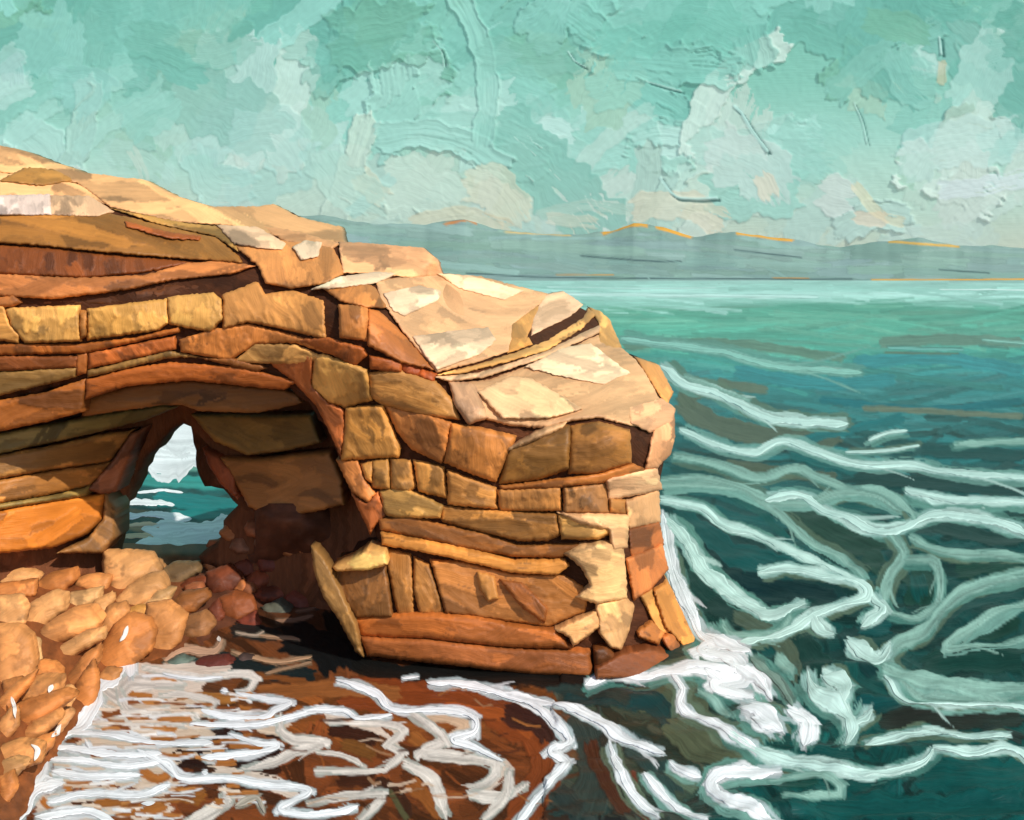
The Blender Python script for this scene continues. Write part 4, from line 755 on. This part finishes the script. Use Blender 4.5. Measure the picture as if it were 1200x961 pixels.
# ------------------------------------------------------------------ loose stones on the shore
G1 = 'loose stones heaped on the sunlit shore'; G2 = 'dark stones in the shade of the cave'  # stones in the cave's shade also carry it in darker colours
T1, T2, T3, T4 = (212, 152, 92), (204, 136, 76), (196, 122, 62), (218, 166, 106)
stones = [
    ([(0, 655), (15, 648), (50, 649), (75, 652), (70, 662), (55, 671), (35, 662), (0, 665)], (204, 132, 68), 'long orange stone tucked under the ochre cave layers', 1),
    ([(0, 668), (25, 666), (43, 674), (38, 681), (0, 686)], T1, 'flat pale stone just below the long orange stone'), 
    ([(0, 687), (38, 682), (36, 697), (24, 701), (0, 702)], T3, 'brownish stone between a flat pale stone and a round tan one'),
    ([(0, 703), (22, 701), (29, 714), (26, 728), (0, 737)], T1, 'round tan stone cut by the left edge of the view, upper one'),
    ([(42, 694), (46, 684), (60, 674), (82, 669), (84, 680), (72, 692)], T3, 'angular orange brown stone in the second row from the top'),
    ([(80, 650), (102, 650), (125, 648), (122, 665), (105, 671), (88, 667)], T2, 'wide stone directly left of the largest top stone'),
    ([(127, 652), (170, 653), (181, 672), (160, 680), (145, 692), (136, 695), (127, 675)], T1, 'largest stone of the top row, below the cave window', 1),
    ([(90, 679), (108, 675), (126, 676), (122, 689), (110, 692), (92, 687)], T2, 'small oval stone below the wide top stone'),
    ([(27, 724), (40, 708), (58, 698), (70, 701), (71, 715), (45, 736), (30, 734)], T1, 'leaning pale stone right of the upper round tan stone'),
    ([(78, 706), (86, 696), (113, 692), (112, 704), (96, 712), (80, 713)], T4, 'pale flat topped stone in the middle of the heap'),
    ([(45, 752), (58, 734), (80, 720), (98, 717), (110, 730), (106, 740), (75, 751), (50, 761)], T2, 'long slanting stone with pale crest in the middle of the heap', 1),
    ([(105, 718), (112, 706), (128, 697), (131, 705), (119, 722), (107, 726)], T1, 'small narrow upright stone beside the pale flat topped stone'),
    ([(114, 742), (119, 726), (127, 714), (142, 710), (147, 719), (133, 735), (120, 745)], T2, 'slanting stone above the big foam spotted stone'),
    ([(140, 703), (155, 687), (170, 678), (183, 676), (190, 690), (172, 706), (152, 713)], T1, 'large pale slanting stone below the largest top stone'),
    ([(169, 708), (184, 693), (202, 692), (195, 706), (178, 714)], T4, 'small bright stone at the right end of the pale slanting stone'),
    ([(60, 771), (75, 757), (95, 745), (113, 741), (115, 751), (95, 762), (74, 776)], T1, 'narrow pale stone pointing down left across a dark gap'),
    ([(0, 742), (22, 742), (34, 752), (38, 772), (36, 786), (25, 800), (0, 815)], T2, 'biggest boulder, rounded and tan, at the left edge', 1),
    ([(36, 748), (46, 753), (48, 772), (42, 784), (38, 778)], T4, 'thin pale stone wedged against the biggest boulder'),
    ([(40, 788), (48, 777), (60, 778), (69, 787), (68, 795), (46, 799)], T3, 'small brown stone below the thin wedged stone'),
    ([(72, 800), (85, 787), (97, 772), (112, 762), (111, 778), (98, 797), (82, 812), (74, 812)], T3, 'slanting brown stone with a foam spatter on its top end'),
    ([(115, 781), (122, 762), (136, 738), (150, 728), (168, 732), (174, 745), (170, 762), (155, 774), (125, 786)], T3, 'big flat faced stone with two white foam spots', 1),
    ([(176, 714), (196, 712), (213, 726), (207, 748), (192, 764), (179, 756), (174, 735)], T2, 'round stone at the water edge with one foam spot'),
    ([(148, 716), (160, 711), (172, 712), (172, 724), (152, 726)], (206, 144, 70), 'small orange stone above the foam spotted stone'),
    ([(0, 822), (18, 804), (38, 792), (32, 806), (20, 820), (12, 832), (0, 845)], T3, 'dark tan stone under the biggest boulder'),
    ([(14, 816), (24, 802), (42, 797), (64, 798), (63, 812), (40, 822), (20, 826)], T2, 'flat tan stone streaked with foam at its left end'),
    ([(24, 828), (45, 822), (66, 815), (80, 820), (60, 836), (42, 850), (28, 862), (22, 845)], T3, 'wide brown stone in the lowest sunlit rows'),
    ([(82, 826), (92, 802), (108, 780), (112, 800), (110, 816), (97, 834)], T3, 'upright brown stone beside the white wash'),
    ([(18, 870), (40, 847), (60, 838), (66, 846), (48, 862), (28, 874)], T2, 'slanting stone ending at the white wash'),
    ([(0, 880), (20, 872), (44, 876), (42, 892), (22, 900), (0, 908)], T2, 'pale brown stone half washed by foam'),
    ([(0, 914), (14, 908), (18, 925), (8, 940), (0, 944)], T3, 'lowest stone at the left edge, ringed by foam'),
    ([(0, 848), (12, 834), (19, 832), (20, 850), (10, 862), (0, 868)], T2, 'upright stone at the left edge below the dark tan one'),
    ([(62, 846), (76, 832), (84, 838), (72, 856), (60, 862)], (196, 138, 86), 'small stone under the white splash near the wash'),
    ([(66, 815), (78, 806), (88, 812), (82, 826), (70, 828)], T1, 'small pale stone between two foam dabs low in the heap'),
    ([(28, 884), (44, 868), (60, 862), (58, 876), (44, 890), (32, 896)], T3, 'brown stone lapped by foam, second from the bottom edge stones'),
    ([(118, 792), (126, 784), (140, 786), (134, 800), (122, 804)], T2, 'small stone under the white cap at the head of the wash'),
    ([(6, 800), (20, 796), (30, 800), (16, 816), (4, 820)], T3, 'flat stone squeezed under the biggest boulder'),
    ([(72, 738), (82, 730), (96, 728), (90, 740), (76, 744)], T4, 'small flat stone above the long slanting stone'),
    ([(0, 896), (16, 890), (30, 896), (18, 908), (0, 914)], T1, 'pale stone near the bottom left corner'),
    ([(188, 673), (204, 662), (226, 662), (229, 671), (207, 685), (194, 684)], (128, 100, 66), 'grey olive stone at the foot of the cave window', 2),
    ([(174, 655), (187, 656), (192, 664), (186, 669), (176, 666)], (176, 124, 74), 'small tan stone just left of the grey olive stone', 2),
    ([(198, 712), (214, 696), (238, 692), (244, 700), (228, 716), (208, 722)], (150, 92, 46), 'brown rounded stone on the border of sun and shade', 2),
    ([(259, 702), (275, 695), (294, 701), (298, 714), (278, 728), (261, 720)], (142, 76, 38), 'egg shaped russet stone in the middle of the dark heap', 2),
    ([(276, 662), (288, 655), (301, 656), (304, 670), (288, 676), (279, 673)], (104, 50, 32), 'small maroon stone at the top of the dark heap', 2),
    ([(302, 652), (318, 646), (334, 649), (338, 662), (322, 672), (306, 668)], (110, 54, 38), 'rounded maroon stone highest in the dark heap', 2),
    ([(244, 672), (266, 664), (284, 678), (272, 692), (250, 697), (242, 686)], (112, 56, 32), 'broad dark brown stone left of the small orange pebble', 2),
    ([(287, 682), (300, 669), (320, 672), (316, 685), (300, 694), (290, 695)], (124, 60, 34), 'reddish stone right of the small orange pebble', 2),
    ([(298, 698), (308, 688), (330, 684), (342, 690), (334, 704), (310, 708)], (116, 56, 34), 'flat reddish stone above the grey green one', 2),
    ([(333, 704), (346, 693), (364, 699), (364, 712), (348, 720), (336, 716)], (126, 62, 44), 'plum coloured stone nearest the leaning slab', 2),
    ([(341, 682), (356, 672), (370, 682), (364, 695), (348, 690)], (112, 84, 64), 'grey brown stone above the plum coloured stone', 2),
    ([(308, 712), (328, 704), (345, 718), (336, 728), (314, 726)], (88, 88, 74), 'grey green stone at the edge of the shaded pool', 2),
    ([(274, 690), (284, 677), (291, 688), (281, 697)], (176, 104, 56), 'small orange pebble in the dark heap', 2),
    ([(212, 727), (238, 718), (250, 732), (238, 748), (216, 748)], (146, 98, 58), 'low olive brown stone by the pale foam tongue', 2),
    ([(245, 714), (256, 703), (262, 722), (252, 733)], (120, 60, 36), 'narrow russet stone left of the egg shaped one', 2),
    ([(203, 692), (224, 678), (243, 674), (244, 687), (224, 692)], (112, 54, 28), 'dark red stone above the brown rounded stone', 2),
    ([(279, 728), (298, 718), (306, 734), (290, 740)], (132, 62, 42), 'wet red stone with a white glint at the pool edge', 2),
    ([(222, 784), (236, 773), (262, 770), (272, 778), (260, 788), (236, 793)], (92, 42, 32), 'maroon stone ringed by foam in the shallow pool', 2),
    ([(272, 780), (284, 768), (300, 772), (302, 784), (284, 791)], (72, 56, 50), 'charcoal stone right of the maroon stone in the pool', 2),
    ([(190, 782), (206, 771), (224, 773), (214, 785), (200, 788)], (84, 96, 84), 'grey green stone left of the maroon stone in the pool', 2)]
rr = random.Random(3)
def row_of(x, y):
    rows = [('top', lambda q: q < 630), ('middle', lambda q: 630 <= q < 655), ('lowest', lambda q: q >= 655)]
    nm, f = [r_ for r_ in rows if r_[1](y)][0]; xs = sorted(a for a, b, c in RUB if f(b))
    return (['leftmost', 'second from the left', 'third from the left', 'fourth from the left', 'fifth from the left', 'sixth from the left', 'seventh from the left', 'eighth from the left'][xs.index(x)], nm)
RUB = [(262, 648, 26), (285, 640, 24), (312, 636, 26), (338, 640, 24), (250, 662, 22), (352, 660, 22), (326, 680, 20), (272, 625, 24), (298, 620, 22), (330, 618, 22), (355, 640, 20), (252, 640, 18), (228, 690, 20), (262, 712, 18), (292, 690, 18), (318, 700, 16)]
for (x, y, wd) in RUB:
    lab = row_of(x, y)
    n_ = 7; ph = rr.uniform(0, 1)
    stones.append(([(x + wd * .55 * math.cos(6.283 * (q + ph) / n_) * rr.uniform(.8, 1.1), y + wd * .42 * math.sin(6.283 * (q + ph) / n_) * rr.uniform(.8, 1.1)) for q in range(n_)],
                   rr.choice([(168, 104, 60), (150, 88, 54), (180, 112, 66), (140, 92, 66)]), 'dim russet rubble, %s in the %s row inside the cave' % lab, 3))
def shore_stone(poly, col, label, grp, sd, name='stone'):
    P = np.array(poly, float); cu, cv = P.mean(0); vb = P[:, 1].max(); h = np.ptp(P[:, 1]); wd = np.ptp(P[:, 0])
    Yg = float(bank_Y(np.array([cu]), np.array([max(vb - .25 * h, 655)]))[0]); m = Yg / F
    half = .42 * min(wd, h * 1.5) * m
    tilt = 0.35 * m * 1.0
    dep = lambda u, v: Yg - half * .6 - (v - cv) * m * .55      # the face leans back like the heap does
    P2 = cu + 0 * P[:, 0], 
    Pg = np.array([cu, cv]) + (P - [cu, cv]) * (1.34 if cu < 215 else 1.2)
    v, f, c, s = block_geo([tuple(p) for p in Pg], dep, col, thick=.002, R=max(6, min(wd, h) * .42), puff=half * .8, seed=3000 + sd, step=2.6, jit=.4, facet=1.3, back=True, var=.16, strokes=int(np.clip(wd * h / 160, 3, 9)), ang=math.atan2(-h, wd) * (.6 if wd < 90 else .1))
    base = np.array([(cu - HU) / F * Yg, Yg, v[:, 2].min()])
    o = mesh_obj(name, v - base, f, M_stone, c, s); o.location = base
    tag(o, label, 'stone', grp)
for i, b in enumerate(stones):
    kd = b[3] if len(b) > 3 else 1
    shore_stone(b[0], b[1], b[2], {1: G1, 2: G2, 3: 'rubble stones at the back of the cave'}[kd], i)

# ------------------------------------------------------------------ foam
def ribbon(path, width, col, seed, zoff=0.02, thick=.85, depth=None, taper=1.6):
    r = np.random.default_rng(seed + 555)
    width = width * 1.22; P = smooth_path(path, 2.2); n = len(P)
    if n < 3: P = smooth_path([path[0], ((path[0][0] + path[-1][0]) / 2 + .1, (path[0][1] + path[-1][1]) / 2), path[-1]], 2.0); n = len(P)
    d = np.gradient(P, axis=0); L = np.hypot(*d.T); d /= L[:, None] + 1e-9; N = np.stack([-d[:, 1], d[:, 0]], -1)
    t = np.cumsum(L) - L[0]; tt = t / t[-1]
    env = np.clip(np.minimum(t, t[-1] - t) / (min(width * taper, .4 * t[-1]) + 1), 0, 1) ** .6
    hw = width / 2 * env
    wl = hw * (1 + .55 * wob(t, seed * 3, .07) + .16 * vnoise(t / 3.0, 0 * t, seed + 70)); wr = hw * (1 + .55 * wob(t, seed * 3 + 1, .07) + .16 * vnoise(t / 3.0, 0 * t, seed + 71))
    ss = np.array([-1, -.98, -.86, -.7, -.54, -.38, -.22, -.06, .1, .26, .42, .58, .74, .88, .98, 1])
    prof = np.r_[-.3, .1, .5, .8 + .45 * r.uniform(-1, 1, 10), .6, .1, -.3]
    U = P[:, 0][:, None] + N[:, 0][:, None] * np.where(ss < 0, ss * wl[:, None], ss * wr[:, None])
    V = P[:, 1][:, None] + N[:, 1][:, None] * np.where(ss < 0, ss * wl[:, None], ss * wr[:, None])
    V = np.maximum(V, 326)
    Y0 = (CH) * F / (V - HV) if depth is None else depth(U, V)
    px = np.minimum(Y0 / F, .06)
    hh = prof[None] * (1 + .25 * wob(t, seed + 9, .2)[:, None] + .2 * r.uniform(-1, 1, (n, len(ss)))) * thick * px * np.clip(env, .2, 1)[:, None] * min(1, width / 9)
    if depth is None:
        z = sea_z(U, V) + zoff + hh * .9
        Y = (CH - z * 0) * F / (V - HV)
        W = np.stack([(U - HU) / F * Y, Y, z], -1)
    else:
        Y = Y0 - hh - .03
        W = unproj(U, V, Y)
    c = lin(col)[None, None] * (1 + .06 * np.array(wob(t, seed + 2, .04))[:, None, None] + .20 * r.uniform(-1, .6, (1, len(ss), 1)) + .14 * np.array(wob(t, seed + 8, .02))[:, None, None] * np.sign(ss)[None, :, None])
    S = np.stack([np.repeat(t[:, None], len(ss), 1), np.repeat(ss[None] * width / 2, n, 0), np.full(U.shape, seed * 1.7 % 60)], -1)
    f = [tuple(q) for q in quads(n, len(ss)).tolist()]
    return W.reshape(-1, 3), f, np.clip(np.broadcast_to(c, U.shape + (3,)), 0, .95).reshape(-1, 3), S.reshape(-1, 3)

WB = (236, 238, 238)  # foam white brightened to offset the cliff's shadow on the cove
cove_foam = [([(150, 512), (200, 516), (270, 512)], 36, WH), ([(140, 536), (200, 540), (270, 536)], 30, WH), ([(130, 590), (160, 588), (205, 593)], 8, WB), ([(135, 606), (180, 604), (225, 609)], 7, WB), ([(140, 617), (170, 616), (195, 618)], 5, (220, 180, 150)), ([(165, 622), (220, 619), (290, 614)], 14, WB), ([(170, 633), (225, 630), (290, 626)], 16, WB), ([(140, 643), (205, 641), (285, 638)], 17, WB), ([(150, 654), (205, 652), (280, 650)], 16, WB), ([(160, 577), (190, 575), (215, 577)], 4, WB), ([(180, 664), (225, 664), (270, 660)], 14, WB), ([(140, 630), (160, 628), (185, 631)], 5, (220, 184, 150))]
def foam_obj(name, lst, label, base):
    o = mesh_obj(name, *(lambda g: (g[0], g[1], M_foam, g[2], g[3]))(merge([ribbon(p, wd * (1 if base == 400 else .5 if wd < 14 else .72), c, base + i, zoff=.004 + .0003 * (i % 40)) for i, (p, wd, c) in enumerate(lst) if c != PT and c[1] > 105 and c != WM])))
    tag(o, label, 'foam', kind='stuff'); return o
foam_obj('shore_foam_and_reflection', NEAR_FOAM_AND_REFLECTION, 'thick white foam swirling over the brown shallows and round the headland, plus painted pool reflections', 10)
foam_obj('wave_foam', FAR_FOAM, 'pale green foam streaks looping over the open dark teal sea', 200)
foam_obj('cove_foam', cove_foam, 'white surf seen through the window of the rock arch', 400)
# splashes of foam lying on the stones
spl_all = [([(150, 733), (146, 745), (140, 752)], 11), ([(172, 732), (175, 742), (172, 752)], 10), ([(200, 742), (198, 752), (196, 760)], 9), ([(108, 762), (102, 772), (98, 782)], 13), ([(62, 802), (57, 812)], 8), ([(13, 816), (16, 828), (18, 842)], 7), ([(80, 828), (70, 838), (66, 846)], 16), ([(72, 848), (66, 858), (60, 864)], 9),
       ([(140, 782), (148, 790), (140, 798)], 18), ([(256, 745), (258, 752)], 8), ([(36, 872), (44, 880), (40, 892)], 8), ([(112, 780), (120, 790), (128, 795)], 9)]
spl = [(p, wd * .62) for k, (p, wd) in enumerate(spl_all) if k not in (1, 2, 3, 6, 8, 11)]
bpy.context.view_layer.update(); dg = bpy.context.evaluated_depsgraph_get()
def hit_depth(U, V):
    out = np.zeros(U.shape)
    for ix in np.ndindex(U.shape):
        d = Vector(((U[ix] - HU) / F, 1.0, -(V[ix] - HV) / F))
        ok, loc, *_ = sc.ray_cast(dg, Vector((0, 0, CH)), d.normalized())
        out[ix] = loc.y if ok else 24.0
    return np.minimum(out, np.median(out) + .25)
parts = [ribbon(p, wd, WM, 600 + i, depth=hit_depth, thick=1.2, taper=1.5) for i, (p, wd) in enumerate(spl)]
g = merge(parts)
tag(mesh_obj('foam_splash', g[0], g[1], M_foam, g[2], g[3]), 'white foam splashes caught on the sunlit shore stones', 'foam', kind='stuff')

# ------------------------------------------------------------------ sea air
hm = bpy.data.materials.new('haze'); hm.use_nodes = True; hn = hm.node_tree.nodes; hn.remove(hn['Principled BSDF'])
pv = hn.new('ShaderNodeVolumePrincipled'); pv.inputs['Color'].default_value = (.80, .93, .90, 1); pv.inputs['Density'].default_value = 0.00005; pv.inputs['Anisotropy'].default_value = .2
hm.node_tree.links.new(pv.outputs[0], hn['Material Output'].inputs['Volume'])
X0, X1, Y0, Y1, Z0, Z1 = -26000, 26000, -60, 5800, -4, 260
hv = [(x, y, z) for x in (X0, X1) for y in (Y0, Y1) for z in (Z0, Z1)]
hf = [(0, 1, 3, 2), (4, 6, 7, 5), (0, 4, 5, 1), (2, 3, 7, 6), (0, 2, 6, 4), (1, 5, 7, 3)]
tag(mesh_obj('haze', hv, hf, hm, smooth=False), kind='stuff')
